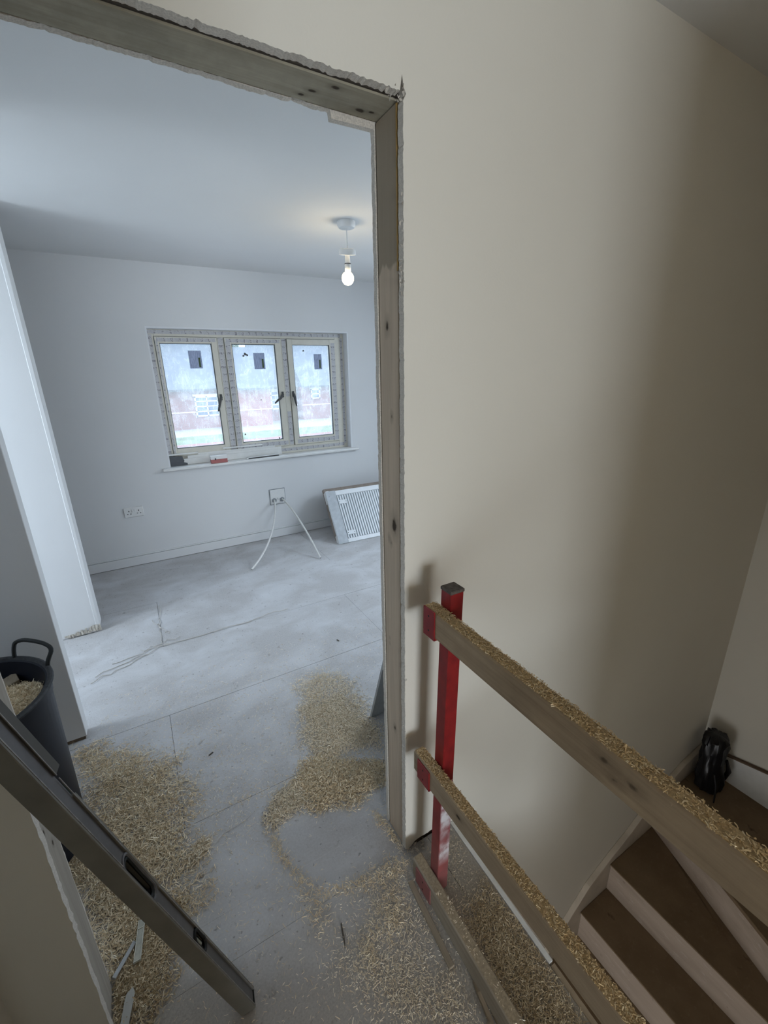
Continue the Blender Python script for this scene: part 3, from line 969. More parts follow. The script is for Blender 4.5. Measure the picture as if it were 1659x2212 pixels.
def stadium(s0, s1, q0, q1, p, n=10):
    r = min((q1-q0)/2, (s1-s0)/2)
    qc = (q0+q1)/2
    pts_ = []
    for k in range(n+1):
        t = math.pi*k/n
        pts_.append((s1-r+r*math.sin(t), qc+(q1-q0)/2*math.cos(t)))
    for k in range(n+1):
        t = math.pi*k/n
        pts_.append((s0+r-r*math.sin(t), qc-(q1-q0)/2*math.cos(t)))
    return [LP+La*s_+Lq*q_+Lu*p for s_, q_ in pts_]


MB().tube(stadium(.580, .722, .0065, LQ-.0065, .004), .0034, 6, True).build('hand_grip', M['level_web'], lv, smooth=True)
MB().tube(stadium(.590, .712, .0095, LQ-.0095, .006), .0035, 6, True).build('hand_grip_lining', M['rubber'], lv, smooth=True)
lbox(MB(), .585, .718, .020, LW-.004, .006, LQ-.006).build('grip_pocket', M['rubber'], lv)
MB().tube(stadium(.326, .389, .008, LQ-.008, .003), .0042, 6, True).build('vial_ring', M['rubber'], lv, smooth=True)
lbox(MB(), .325, .39, .012, LW-.004, .006, LQ-.006).build('vial_housing', M['rubber'], lv)
MB().tube([LP+La*.345+Lq*.0215+Lu*.009, LP+La*.372+Lq*.0215+Lu*.009], .0055, 10).build('vial', M['vial'], lv, smooth=True)
MB().tube([LP+La*.912+Lq*(LQ-.002)+Lu*.010, LP+La*.928+Lq*(LQ-.002)+Lu*.010], .007, 10).build('vial', M['vial_green'], lv, smooth=True)
lbox(MB(), -.004, .002, .002, LW-.002, .002, LQ-.002).build('end_cap', M['rubber'], lv, .001)

# ------------------------------------------------------------------ black bucket
BC = Vector((-1.168, .675, 0))
bk = empty('bucket', BC)
tag(bk, 'tall black plastic builders bucket heaped with shavings behind the left door jamb', 'bucket')
HB, RB, RT = .635, .208, .234
prof = [(RB-.012, .0), (RB, .008), (RB+.005, .12), (RT-.008, HB-.05), (RT-.004, HB-.045), (RT-.002, HB-.01), (RT+.006, HB), (RT-.004, HB+.005), (RT-.016, HB-.002), (RT-.022, HB-.05), (RB+.004, .06), (RB-.02, .015)]
MB().lathe(prof, BC+Vector((0, 0, .001)), 56).build('bucket_body', M['bucket'], bk, smooth=True)
rim = []
for k in range(64):
    a = 2*math.pi*k/64
    rim.append(BC+Vector((math.cos(a)*(RT-.002), math.sin(a)*(RT-.002), HB+.002)))
MB().tube(rim, .009, 8, True).build('rolled_rim', M['bucket_rim'], bk, smooth=True)
hs = []
a0, a1 = math.radians(22), math.radians(62)
A = BC+Vector((math.cos(a0)*(RT-.002), math.sin(a0)*(RT-.002), HB))
Bp = BC+Vector((math.cos(a1)*(RT-.002), math.sin(a1)*(RT-.002), HB))
mid = (A+Bp)/2
outw = (mid-BC); outw.z = 0; outw.normalize()
ctrl = [A-Vector((0, 0, .03)), A+Vector((.002, .0, .02)), A+outw*.03+Vector((.0, 0, .055)), mid*.55+A*.45+outw*.03+Vector((0, 0, .072)), mid*.5+Bp*.5+outw*.02+Vector((0, 0, .075)), Bp+outw*.012+Vector((0, 0, .06)), Bp+Vector((0, 0, .02)), Bp-Vector((0, 0, .03))]
pp = []
rn = random.Random(4)
for i in range(len(ctrl)-1):
    for t in np.linspace(0, 1, 6)[:-1]:
        pp.append(ctrl[i].lerp(ctrl[i+1], t)+Vector((rn.uniform(-.0015, .0015), rn.uniform(-.0015, .0015), rn.uniform(-.0015, .0015))))
pp.append(ctrl[-1])
for _ in range(3):
    pp = [pp[0]]+[(pp[i-1]+pp[i]*2+pp[i+1])/4 for i in range(1, len(pp)-1)]+[pp[-1]]
MB().tube(pp, .0068, 8).build('rope_handle', M['rubber'], bk, smooth=True)

# ------------------------------------------------------------------ shavings


def curls(name, P, L, W, mat, flat=0.35, curl=0.5, parent=None, seed=0):
    """n curled ribbons at points P (n,3); L, W arrays; each ribbon two quads"""
    g = np.random.default_rng(seed)
    n = len(P)
    yaw = g.uniform(0, 2*np.pi, n)
    pit = g.normal(0, flat, n)
    dv = np.stack([np.cos(yaw)*np.cos(pit), np.sin(yaw)*np.cos(pit), np.sin(pit)], 1)
    sv = np.stack([-np.sin(yaw), np.cos(yaw), np.zeros(n)], 1)
    nv = np.cross(dv, sv)
    roll = g.normal(0, 0.7, n)[:, None]
    s2 = sv*np.cos(roll)+nv*np.sin(roll)
    side = (sv*g.normal(0, 1, n)[:, None]+np.array([0, 0, 1.0])*np.abs(g.normal(0, .6, n))[:, None])
    k = (curl*L*g.uniform(.1, .55, n))[:, None]*side
    Lh = (L/2)[:, None]*dv
    Wh = (W/2)[:, None]*s2
    C = P
    V = np.stack([C-Lh-Wh, C-Lh+Wh, C+k-Wh, C+k+Wh, C+Lh-Wh*.7, C+Lh+Wh*.7], 1)
    low = V[:, :, 2].min(1)
    V[:, :, 2] += np.maximum(0, P[:, 2]-low)[:, None]
    off = np.zeros(3)
    if parent is not None:
        off = np.array(parent.location)
    else:
        off = np.array([P[:, 0].mean(), P[:, 1].mean(), P[:, 2].min()])
    V = (V-off).reshape(-1, 3)
    base = (np.arange(n)*6)[:, None]
    Fq = np.concatenate([base+np.array([0, 1, 3, 2]), base+np.array([2, 3, 5, 4])], 1).reshape(-1)
    me = bpy.data.meshes.new(name)
    me.vertices.add(n*6)
    me.vertices.foreach_set('co', V.astype(np.float32).reshape(-1))
    me.loops.add(n*8)
    me.loops.foreach_set('vertex_index', Fq.astype(np.int32))
    me.polygons.add(n*2)
    me.polygons.foreach_set('loop_start', (np.arange(n*2)*4).astype(np.int32))
    me.update(calc_edges=True)
    me.validate()
    me.materials.append(mat)
    o_ = bpy.data.objects.new(name, me)
    COL.objects.link(o_)
    if parent is not None:
        o_.parent = parent
    else:
        o_.location = tuple(off)
    o_['kind'] = 'stuff'
    return o_


def inpoly(x, y, poly):
    c = np.zeros(len(x), bool)
    n = len(poly)
    for i in range(n):
        x0, y0 = poly[i]
        x1, y1 = poly[(i+1) % n]
        if y0 == y1:
            continue
        cond = ((y0 > y) != (y1 > y)) & (x < (x1-x0)*(y-y0)/(y1-y0)+x0)
        c ^= cond
    return c


def edgedist(x, y, poly):
    dmin = np.full(len(x), 9.0)
    n = len(poly)
    for i in range(n):
        a, c = np.array(poly[i]), np.array(poly[(i+1) % n])
        ab = c-a
        t = np.clip(((x-a[0])*ab[0]+(y-a[1])*ab[1])/(ab@ab), 0, 1)
        dmin = np.minimum(dmin, np.hypot(x-a[0]-t*ab[0], y-a[1]-t*ab[1]))
    return dmin


def field(x, y, s=0.06, ph=0.0):
    return (np.sin(x/s*1.3+ph)*np.cos(y/s*1.1-ph*2)+np.sin((x+y)/s*.7+ph*3)*.7+np.sin((x*.6-y)/s*2.1+ph)*.5)/2.2


def pile_points(poly, n, h, soft, g, ph=0.0, pw=1.0):
    """points in a polygon: thick inside, thinning through the border"""
    P = np.array(poly)
    lo, hi = P.min(0)-soft*1.5, P.max(0)+soft*1.5
    xs, ys, zs = [], [], []
    got = 0
    while got < n:
        x = g.uniform(lo[0], hi[0], n)
        y = g.uniform(lo[1], hi[1], n)
        ins = inpoly(x, y, poly)
        e = edgedist(x, y, poly)
        sd = np.where(ins, e, -e)+field(x, y, .05, ph)*soft*.6
        dens = np.clip((sd+soft)/(2.2*soft), 0, 1)**(1.6*pw)
        dens *= 0.75+0.25*field(x, y, .035, ph+1)
        keep = g.uniform(0, 1, n) < dens
        hh = h*np.clip(sd/(3*soft), 0, 1)*(0.75+.4*field(x, y, .05, ph+2))
        z = .0015+np.maximum(hh, 0)*g.uniform(0, 1, n)
        xs.append(x[keep]); ys.append(y[keep]); zs.append(z[keep])
        got += keep.sum()
    return np.stack([np.concatenate(xs)[:n], np.concatenate(ys)[:n], np.concatenate(zs)[:n]], 1)


def blocked(P):
    """drop points inside walls, post, level foot, bucket or over the well"""
    x, y, z = P.T
    ok = np.ones(len(P), bool)
    ok &= ~((y > -.003) & (y < T+.004) & ((x > -.003) | (x < -.864)))
    ok &= ~((x < -.98) & (y > 1.14) & (y < 1.23))
    ok &= ~((x > .186+.0218*y) & (y < 0))
    ok &= (x > XL+.004) | (y > 0)
    ok &= ~((np.hypot(x-BC.x, y-BC.y) < .20) & (z < .5))
    ok &= ~((x > -.024) & (x < .06) & (y < -.07) & (y > -.19) & (z < .2))
    return P[ok]


A1 = [(-0.018, 1.02), (0.10, 1.05), (0.22, 0.92), (0.20, 0.643), (0.174, 0.437), (0.145, 0.40), (0.039, 0.455), (-0.065, 0.468), (-0.133, 0.457), (-0.142, 0.628), (-0.113, 0.804)]
A1c = [(-.07, .80), (.10, .80), (.16, .60), (.15, .45), (.03, .47), (-.09, .48), (-.11, .62)]
A2 = [(-0.116, 0.499), (-0.049, 0.432), (0.125, 0.325), (0.07, 0.256), (-0.053, 0.242), (-0.201, 0.292), (-0.23, 0.36), (-0.25, 0.45), (-0.192, 0.518)]
A2t = [(-.23, .45), (-.24, .33), (-.36, .31), (-.38, .36), (-.33, .42)]
LP1 = [(-1.0, 1.05), (-0.93, 1.02), (-0.70, 0.80), (-0.64, 0.60), (-0.66, 0.457), (-0.66, 0.38), (-0.70, 0.34), (-0.68, 0.21), (-0.76, 0.16), (-0.87, 0.16), (-0.95, 0.30), (-0.95, 0.5), (-0.93, 0.63), (-0.955, 0.766)]
LP2 = [(-1.0, 0.561), (-0.89, 0.367), (-0.70, 0.22), (-0.72, 0.06), (-0.80, 0.01), (-0.864, 0.02), (-0.864, 0.304)]
LPT = [(-.64, .36), (-.60, .40), (-.58, .38), (-.63, .33)]
HL = [(-0.02, -0.015), (-0.03, -0.07), (-0.03, -0.227), (-0.05, -0.371), (-0.06, -0.50), (-0.25, -0.42), (-0.34, -0.16), (-0.25, -0.045), (-0.165, -0.03)]
LST = [(.02, -.05), (.183, -.02), (.183, -.95), (.0, -.95), (.012, -.25)]
LSD = [(.045, -.27), (.180, -.22), (.180, -.95), (.0, -.95), (.01, -.4)]
CLEAR = [(-0.35, 0.290), (-0.202, 0.270), (-.05, .24), (0.0, 0.20), (-0.005, 0.099), (-0.031, 0.01), (-0.197, 0.0), (-0.291, 0.025), (-0.357, 0.164)]


def pile(name, label, poly, n, h, soft, mat, L0, L1, seed, ph, flat=.35, curl=.6, pw=1.0, w0=.0013, w1=.0027):
    g = np.random.default_rng(seed)
    P = blocked(pile_points(poly, n, h, soft, g, ph, pw))
    m = len(P)
    o_ = curls(name, P, g.uniform(L0, L1, m)*g.choice([1, 1, 1.5], m), g.uniform(w0, w1, m), mat, flat, curl, None, seed)
    o_['label'] = label
    o_['category'] = 'wood shavings'
    return o_


g = np.random.default_rng(21)
P = blocked(np.concatenate([pile_points(A1, 10500, .010, .05, g, .3), pile_points(A1c, 9500, .022, .04, g, 1.1)]))
o_ = curls('shavings_pile', P, g.uniform(.005, .012, len(P))*g.choice([1, 1, 1.5], len(P)), g.uniform(.0013, .0026, len(P)), M['shavings_pale'], .35, .6, None, 21)
tag(o_, 'upper pile of pale curly wood shavings on the floor just inside the doorway', 'wood shavings', None, 'stuff')
pile('shavings_pile', 'lower heap of golden wood shavings in front of the swept floor patch', A2, 13000, .034, .038, M['shavings'], .005, .013, 23, .7)
pile('shavings_tail', 'thin tail of shavings trailing left from the lower heap', A2t, 2200, .014, .03, M['shavings_pale'], .006, .015, 24, .2)
pile('shavings_drift', 'wide drift of wood shavings on the floor beside the black bucket', LP1, 15500, .016, .095, M['shavings'], .009, .021, 25, 1.9, pw=.9)
pile('shavings_drift', 'brown drift of wood shavings between spirit level and left door jamb', LP2, 9000, .012, .045, M['shavings_tan'], .007, .016, 26, 2.4)
pile('shavings_tuft', 'small tuft of shavings right of the drift by the spirit level', LPT, 420, .012, .02, M['shavings_pale'], .010, .022, 27, .5)
pile('sawdust_scatter', 'sawdust and curled shavings scattered over the landing floor before the toe rail', HL, 6000, .003, .07, M['shavings_pale'], .003, .008, 28, .9, flat=.2, pw=1.3, w0=.0007, w1=.0018)
pile('sawdust_drift', 'tan sawdust covering the landing strip between toe rail and stairwell', LSD, 15000, .010, .04, M['shavings_tan'], .004, .012, 29, 1.4, flat=.3, w0=.0008, w1=.002)
pile('sawdust_scatter', 'thin sawdust film on the landing strip beside the red post', LST, 3200, .002, .03, M['shavings_pale'], .002, .007, 30, 1.2, flat=.15, w0=.0007, w1=.0016)

# loose strands over the whole floor, keeping the swept patch clean
g = np.random.default_rng(40)
n = 9500
x = np.concatenate([g.uniform(-.95, .6, n//2), g.normal(-.22, .32, n//2)])
y = np.concatenate([g.uniform(-.6, 1.4, n//2), g.normal(.45, .45, n//2)])
x = np.concatenate([x, g.normal(-.72, .17, 2600)])
y = np.concatenate([y, g.normal(.70, .22, 2600)])
n = len(x)
ok = (y < 1.75) & (y > -.6) & ~(inpoly(x, y, CLEAR) & (g.uniform(0, 1, n) < .93))
P = blocked(np.stack([x, y, np.full(n, .0012)], 1)[ok])
o_ = curls('loose_shavings', P, g.uniform(.003, .012, len(P))*g.choice([1, 1, 1.6], len(P)), g.uniform(.0007, .0018, len(P)), M['shavings_pale'], .08, .5, None, 41)
tag(o_, 'loose pale wood shavings sprinkled thinly across the room and landing floor', 'wood shavings')
o_['kind'] = 'stuff'
# thin trails along the swept patch
tp, tl = [], []
g = np.random.default_rng(43)
for a, c, k, s_ in (((-.385, .33), (-.372, .18), 160, .014), ((-.372, .2), (-.335, .09), 130, .012), ((-.335, .09), (-.33, -.05), 240, .022), ((-.31, .03), (-.16, -.015), 240, .012), ((-.16, -.015), (-.03, -.03), 300, .018), ((-.03, .17), (.0, .01), 260, .010),
                   ((-.66, .34), (-.56, .42), 170, .022), ((-.69, .18), (-.60, .21), 240, .022), ((-.27, .46), (-.6, .50), 130, .014), ((-.10, -.10), (-.17, -.16), 260, .022), ((-.22, -.14), (-.25, -.22), 90, .012)):
    t = g.uniform(0, 1, k)
    p_ = np.array(a)+(np.array(c)-np.array(a))*t[:, None]+g.normal(0, s_, (k, 2))
    tp.append(np.concatenate([p_, g.uniform(.001, .007, (k, 1))], 1))
P = blocked(np.concatenate(tp))
o_ = curls('shavings_trail', P, g.uniform(.006, .018, len(P)), g.uniform(.0008, .002, len(P)), M['shavings'], .3, .6, None, 44)
tag(o_, 'thin trails of shavings along floor joints and round the swept patch', 'wood shavings')
o_['kind'] = 'stuff'

# dust and shavings on the rails
for r_, (x0, x1, z1, ye, dr), n, mat, sd in ((r_top, (-.0035, .0295, 1.008, -.104, -.016), 6500, M['shavings_rail'], 51), (r_mid, (-.0085, .0215, .511, -.074, -.006), 6500, M['shavings_rail'], 52), (r_low, (-.0165, .0135, .078, -.19, -.017), 900, M['shavings_pale'], 53)):
    g = np.random.default_rng(sd)
    y = ye-g.uniform(0, 1, n)**1.2*0.95
    x = g.uniform(x0, x1, n)+dr*(ye-y)
    keep = field(x*2, y, .03, sd)+g.uniform(-.9, .9, n) > (-.55 if r_ is not r_low else .2)
    x, y = x[keep], y[keep]
    P = np.stack([x, y, np.full(len(x), z1+.0006)+g.uniform(0, .0022, len(x))], 1)
    curls('sawdust', P, g.uniform(.0018, .0052, len(x))*g.choice([1, 1, 1, 1, 1, 2.2], len(x)), g.uniform(.0008, .0020, len(x)), mat, .13, .4, r_, sd)
# heap in the bucket
g = np.random.default_rng(60)
n = 9000
rr_ = np.sqrt(g.uniform(0, 1, n))*.205
th = g.uniform(0, 2*np.pi, n)
x, y = rr_*np.cos(th), rr_*np.sin(th)
hz = HB-.050+.042*np.cos(rr_/.225*1.5)-.30*np.clip(y-.03, 0, 1)+.04*np.clip(x, 0, 1)
P = np.stack([BC.x+x, BC.y+y, hz-g.uniform(0, .012, n)], 1)
curls('shavings_heap', P, g.uniform(.007, .018, n), g.uniform(.001, .0024, n), M['shavings'], .45, .6, bk, 61)
hp = MB()
N = 24
vs, fs = [(BC.x, BC.y, HB-.022)], []
for i in range(1, 7):
    for k in range(N):
        a = 2*math.pi*k/N
        r_ = .0335*i
        xx, yy_ = r_*math.cos(a), r_*math.sin(a)
        vs.append((BC.x+xx, BC.y+yy_, HB-.058+.042*math.cos(r_/.225*1.5)-.30*max(0, yy_-.03)+.04*max(0, xx)))
for k in range(N):
    fs.append((0, 1+k, 1+(k+1) % N))
for i in range(5):
    for k in range(N):
        fs.append((1+i*N+k, 1+(i+1)*N+k, 1+(i+1)*N+(k+1) % N, 1+i*N+(k+1) % N))
hp.add(vs, fs)
hp.build('heap_core', M['shavings_tan'], bk, smooth=True)
o_ = MB().obox((-1.135, .80, HB-.115), (.085, .03, .025), (-.018, .05, .006), (.0, -.006, .04)).build('timber_offcut', M['batten'], None, .002, origin=(-1.10, .83, HB-.1))
tag(o_, 'dark wooden offcut sticking out of the shavings in the bucket', 'offcut')
o_ = MB().obox((-1.235, .76, HB-.105), (.075, .02, .01), (-.01, .06, .0), (.0, -.004, .035)).build('cardboard_scrap', m_plain('mauve_card', (0.22, 0.17, 0.17), 0.9), None, .002, origin=(-1.20, .79, HB-.1))
tag(o_, 'mauve cardboard scrap beside the wooden offcut in the bucket', 'scrap')

# ------------------------------------------------------------------ small litter on the floor
o_ = MB().obox((-.817, .128, .014), (.0185, .0, 0), (.016, .104, .004), (0, 0, .003)).build('plastic_packer', M['clear'], None, .0006, origin=(-.80, .18, 0))
pk = MB()
pk.obox((-.8165, .130, .0175), (.0175, 0, 0), (.0003, .002, 0), (0, 0, .0014))
pk.obox((-.8040, .208, .0205), (.0175, 0, 0), (.0003, .002, 0), (0, 0, .0014))
pk.obox((-.8165, .130, .0172), (.0016, 0, 0), (.016, .102, .004), (0, 0, .0014))
pk.obox((-.8005, .130, .0172), (.0016, 0, 0), (.016, .102, .004), (0, 0, .0014))
pk.build('raised_rib', m_plain('cloudy_plastic_rib', (0.60, 0.58, 0.50), 0.35), o_)
tag(o_, 'translucent plastic packer lying in the shavings between jamb and level', 'packer')
o_ = MB().prism([(-.851, .0), (-.832, -.004), (-.815, .064), (-.819, .078), (-.834, .070), (-.838, .060)], lambda x, y: (x, y, .010), lambda x, y: (x, y, .015)).build('trim_offcut', m_plain('dusty_white_trim', (.52, .515, .48), .6), None, .0006, origin=(-.84, .03, 0))
tag(o_, 'white trim offcut on the floor at the foot of the left jamb', 'trim')
o_ = MB().obox((-.868, .128, .012), (.052, .062, 0), (.008, -.008, .0), (0, 0, .004)).build('grey_strip', M['grey_board'], None, .0008, origin=(-.86, .11, 0))
tag(o_, 'thin grey strip pointing from the left jamb to the plastic packer', 'strip')
o_ = MB().prism([(-.279, -.075), (-.275, -.073), (-.284, -.115), (-.292, -.135), (-.288, -.110)], lambda x, y: (x, y, .001), lambda x, y: (x, y, .004)).build('dark_sliver', M['dark_sliver'], None, .0004, origin=(-.285, -.11, 0))
tag(o_, 'small dark sliver of bark on the landing floor', 'sliver')
for i, (px, py, a) in enumerate(((-.52, .76, .4), (.31, 1.23, 1.9))):
    o_ = MB().obox((px, py, .001), (.02*math.cos(a), .02*math.sin(a), .001), (-.006*math.sin(a), .006*math.cos(a), 0), (0, 0, .003)).build('dark_crumb', M['dark_sliver'], None, .0006, origin=(px, py, 0))
    tag(o_, ['dark crumb of dirt on the bare floor left of the upper shavings pile', 'dark crumb of dirt on the lit floor beyond the shavings'][i], 'crumb')
# torn jointing threads on the floor
thr = MB()
rn = random.Random(9)
for (a, c, m_, w) in (((-.62, 2.28), (-.645, 1.80), 14, .010), ((-.66, 2.10), (-.60, 1.86), 9, .02), ((-.98, 1.64), (-.60, 1.75), 12, .016), ((-1.0, 1.58), (-.72, 1.70), 9, .012), ((-.76, 1.76), (-.55, 1.80), 8, .02), ((-.9, 1.70), (-.63, 1.76), 7, .012), ((-.2, 1.745), (.15, 1.77), 8, .010), ((-.62, 1.75), (-.1, 1.74), 14, .006)):
    pp = []
    for i in range(m_+1):
        t = i/m_
        pp.append((a[0]+(c[0]-a[0])*t+rn.uniform(-w, w), a[1]+(c[1]-a[1])*t+rn.uniform(-w, w), .003+rn.uniform(0, .004)))
    thr.tube(pp, .0021, 5)
o_ = thr.build('torn_threads', M['thread'], None, origin=(-.6, 1.8, 0))
tag(o_, 'torn pale threads along the floor joints by the bright stub wall', 'threads')
o_['kind'] = 'stuff'
for (a, c, lab) in (((-.60, .34), (-.40, .43), 'long thin curled strip across the floor right of the drift'),):
    pp = [(a[0]+(c[0]-a[0])*t+.008*math.sin(t*9), a[1]+(c[1]-a[1])*t+.012*math.sin(t*6), .003) for t in np.linspace(0, 1, 18)]
    o_ = MB().tube(pp, .0011, 5).build('wood_strand', M['thread'], None, origin=(a[0], a[1], 0))
    tag(o_, lab, 'strand')
# rubble along the foot of the landing wall
rbm = MB()
rn = random.Random(31)
for i in range(60):
    c = Vector((rn.uniform(.012, .18), -rn.uniform(.0, .030), .003))
    s_ = rn.uniform(.002, .009)
    rbm.add([c+Vector((rn.uniform(-s_, s_), rn.uniform(-s_, s_), rn.uniform(0, s_))) for _ in range(5)], [(0, 1, 2), (0, 2, 3), (0, 3, 1), (1, 3, 4), (1, 4, 2), (2, 4, 3)])
o_ = rbm.build('plaster_rubble', M['plaster_chip'], None, origin=(.1, -.015, 0))
tag(o_, 'broken plaster rubble along the ragged foot of the landing wall', 'rubble')
o_['kind'] = 'stuff'

# ------------------------------------------------------------------ grey board leaning behind the right jamb
gb = MB()
gb.prism([(0, 0), (.80, 0), (.80, 1.0), (.0, 1.0)], lambda a, t: (.185+a, .600-.455*t, .003+1.32*t), lambda a, t: (.185+a, .588-.455*t, -.001+1.32*t+.0))
o_ = gb.build('leaning_board', M['grey_board'], None, origin=(.58, .6, 0))
tag(o_, 'grey plaster board leaning behind the right door jamb with only its edge in view', 'board')

# ------------------------------------------------------------------ window_1
FY = D+.090          # room face of the frame
win = empty('window_1', (.52, FY+.03, WZ0))
struct(win, 'white three-casement window with printed tape on its frame')
fr = MB()
fr.box(WX0, WX0+.045, FY, FY+.07, WZ0, WZ1).box(WX1-.095, WX1, FY, FY+.07, WZ0, WZ1)
fr.box(WX0+.045, WX1-.095, FY, FY+.07, WZ1-.055, WZ1).box(WX0+.045, WX1-.095, FY, FY+.07, WZ0, .892)
fr.build('outer_frame', M['upvc'], win, .003)
MB().box(.188, .246, FY-.001, FY+.07, .892, WZ1-.055).build('mullion', M['upvc'], win, .003)
MB().box(.749, .803, FY-.001, FY+.07, .892, WZ1-.055).build('mullion', M['upvc'], win, .003)


def tape(x0, x1, z0, z1, y, ax):
    MB().box(x0, x1, y-(.0012 if ax == 'z' else .0016), y-.0004, z0, z1).build('protective_tape', M['tape_'+ax], win)


tape(WX0+.004, WX1-.03, WZ1-.034, WZ1-.006, FY, 'x')
tape(WX0+.004, WX0+.030, .90, WZ1-.04, FY, 'z')
tape(WX1-.040, WX1-.014, .86, WZ1-.04, FY, 'z')
tape(.45, WX1-.04, .838, .868, FY, 'x')
tape(.196, .238, .90, WZ1-.056, FY-.001, 'z')
tape(.758, .796, 1.36, WZ1-.056, FY-.001, 'z')
tape(.758, .796, .90, 1.22, FY-.001, 'z')
SILL = .818
for i, (x0, x1, px0, px1, hx, hs_, tl_) in enumerate(((WX0+.047, .186, -.262, .139, .160, -1, 'TL'), (.248, .747, .306, .690, .722, -1, 'TLB'), (.805, WX1-.097, .853, 1.229, .826, 1, 'RB'))):
    z0, z1, pz0, pz1 = .894, WZ1-.057, .962, 1.825
    sash = empty('sash', ((x0+x1)/2-win.location.x, 0, 0))
    sash.parent = win
    f_ = MB()
    y0, y1 = FY-.014, FY+.05
    f_.box(x0, px0, y0, y1, z0, z1).box(px1, x1, y0, y1, z0, z1).box(px0, px1, y0, y1, z0, pz0).box(px0, px1, y0, y1, pz1, z1)
    f_.build('sash_frame', M['upvc'], sash, .0025)
    gk = MB()
    gk.box(px0, px0+.004, y0+.004, y0+.02, pz0, pz1).box(px1-.006, px1, y0+.004, y0+.02, pz0, pz1).box(px0, px1, y0+.004, y0+.02, pz0, pz0+.005).box(px0, px1, y0+.004, y0+.02, pz1-.005, pz1)
    gk.box(x0-.002, x1+.002, FY-.0015, FY+.002, z1, z1+.003).box(x0-.003, x0, FY-.0015, FY+.002, z0, z1).box(x1, x1+.003, FY-.0015, FY+.002, z0, z1)
    gk.build('gasket', M['gasket'], sash)
    MB().box(px0, px1, FY+.010, FY+.014, pz0, pz1).build('glass_pane', M['glass'], sash)
    for sd in tl_:
        if sd == 'T':
            q = (x0+.012, x1-.012, pz1+.012, z1-.008, 'x')
        elif sd == 'B':
            q = (x0+.03, x1-.008, z0+.012, pz0-.018, 'x')
        elif sd == 'L':
            q = (x0+.006, px0-.012, z0+.02, z1-.03, 'z')
        else:
            q = (px1+.014, x1-.006, z0+.02, z1-.03, 'z')
        MB().box(q[0], q[1], y0-(.0012 if q[4] == 'z' else .0016), y0-.0003, q[2], q[3]).build('sash_tape', M['tape_'+q[4]], sash)
    lx = ((-.054, .048), (.490, .590), (1.070, 1.150))[i]
    lz = ((1.626, 1.770), (1.613, 1.753), (1.604, 1.744))[i]
    MB().box(lx[0], lx[1], FY+.0085, FY+.0095, lz[0], lz[1]).build('glass_label', M['sticker'], sash)
    MB().box(lx[1]-.028, lx[1]-.012, FY+.0078, FY+.0084, lz[0]+.01, lz[0]+.088).build('label_strip', M['sticker_green'], sash)
    # cockspur handle
    hz_ = 1.385
    tip = ((.117, 1.262), (.632, 1.305), (.842, 1.268))[i]
    MB().box(hx-.010, hx+.010, y0-.010, y0-.001, hz_-.03, hz_+.022).build('handle_base', M['handle'], sash, .003)
    pts_ = [Vector((hx, y0-.016, hz_)), Vector((hx+(tip[0]-hx)*.35, y0-.026, hz_-.035)), Vector((hx+(tip[0]-hx)*.7, y0-.03, hz_+(tip[1]-hz_)*.7)), Vector((tip[0], y0-.03, tip[1]))]
    MB().tube(pts_, [.012, .0125, .010, .006], 10).build('handle', M['handle'], sash, smooth=True)
# a dark blot of paint and a curled leaf stuck on the panes
bl = MB()
rn = random.Random(6)
for (cx, cz, r) in ((.418, 1.742, .014), (.436, 1.733, .011), (.402, 1.727, .009), (.967, 1.772, .010), (.337, 1.035, .009), (.66, .972, .008), (.52, 1.34, .006)):
    bl.prism([(cx+math.cos(a)*r*rn.uniform(.5, 1.2), cz+math.sin(a)*r*rn.uniform(.5, 1.2)) for a in np.linspace(0, 2*math.pi, 9)[:-1]], lambda x, z: (x, FY+.0080, z), lambda x, z: (x, FY+.0092, z))
stuffpart(bl.build('paint_blots', M['handle'], win))
# outer brick sill below the panes
MB().box(WX0, WX1, FY+.075, FY+.24, .925, .957).build('outer_sill', M['brick_bright'], win, .003)
# inner window board
MB().box(-.405, 1.455, D-.045, D, SILL-.022, SILL).build('window_board_nosing', M['white_gloss'], win, .006, seg=2)
MB().box(WX0-.001, WX1+.001, D, FY+.03, SILL-.0219, SILL-.0003).build('window_board', M['white_gloss'], win)

# ------------------------------------------------------------------ things on the window board
o_ = empty('trim_stack', (.18, FY-.022, SILL))
tag(o_, 'stack of long white plastic trims standing along the window board', 'trim')
tb = MB()
tb.box(-.235, .62, FY-.030, FY-.024, SILL+.001, SILL+.055).build('trim_board', M['upvc_white'], o_, .001)
MB().box(-.19, .66, FY-.023, FY-.017, SILL+.001, SILL+.078).build('trim_board', M['upvc_white'], o_, .001)
MB().box(-.10, .60, FY-.0165, FY-.0115, SILL+.001, SILL+.092).build('trim_board', M['upvc_white'], o_, .001)
for (x0, x1, z) in ((-.338, -.10, SILL+.0925), (.115, .272, SILL+.1085), (.272, .475, SILL+.1065)):
    o2 = MB().box(x0, x1, FY-.040, FY-.0155, z, z+.012).build('white_trim', M['upvc_white'], None, .001, origin=((x0+x1)/2, FY-.03, z))
    tag(o2, {-.338: 'short white trim resting on the left end of the trim stack', .115: 'short white trim on the sash ledge under the first mullion', .272: 'white trim laid on top of the stack under the middle casement'}[x0], 'trim')
o2 = MB().prism([(-.334, 0), (-.200, 0), (-.200, .016), (-.228, .024), (-.222, .045), (-.232, .060), (-.232, .078), (-.334, .088)], lambda x, z: (x, FY-.048, SILL+.001+z), lambda x, z: (x, FY-.033, SILL+.001+z)).build('frame_offcut', m_plain('charcoal_plastic', (.10, .105, .115), .6), None, .001, origin=(-.28, FY-.04, SILL))
tag(o2, 'charcoal hollow frame offcut at the left end of the window board', 'offcut')
bx = empty('small_box', (.056, D-.012, SILL))
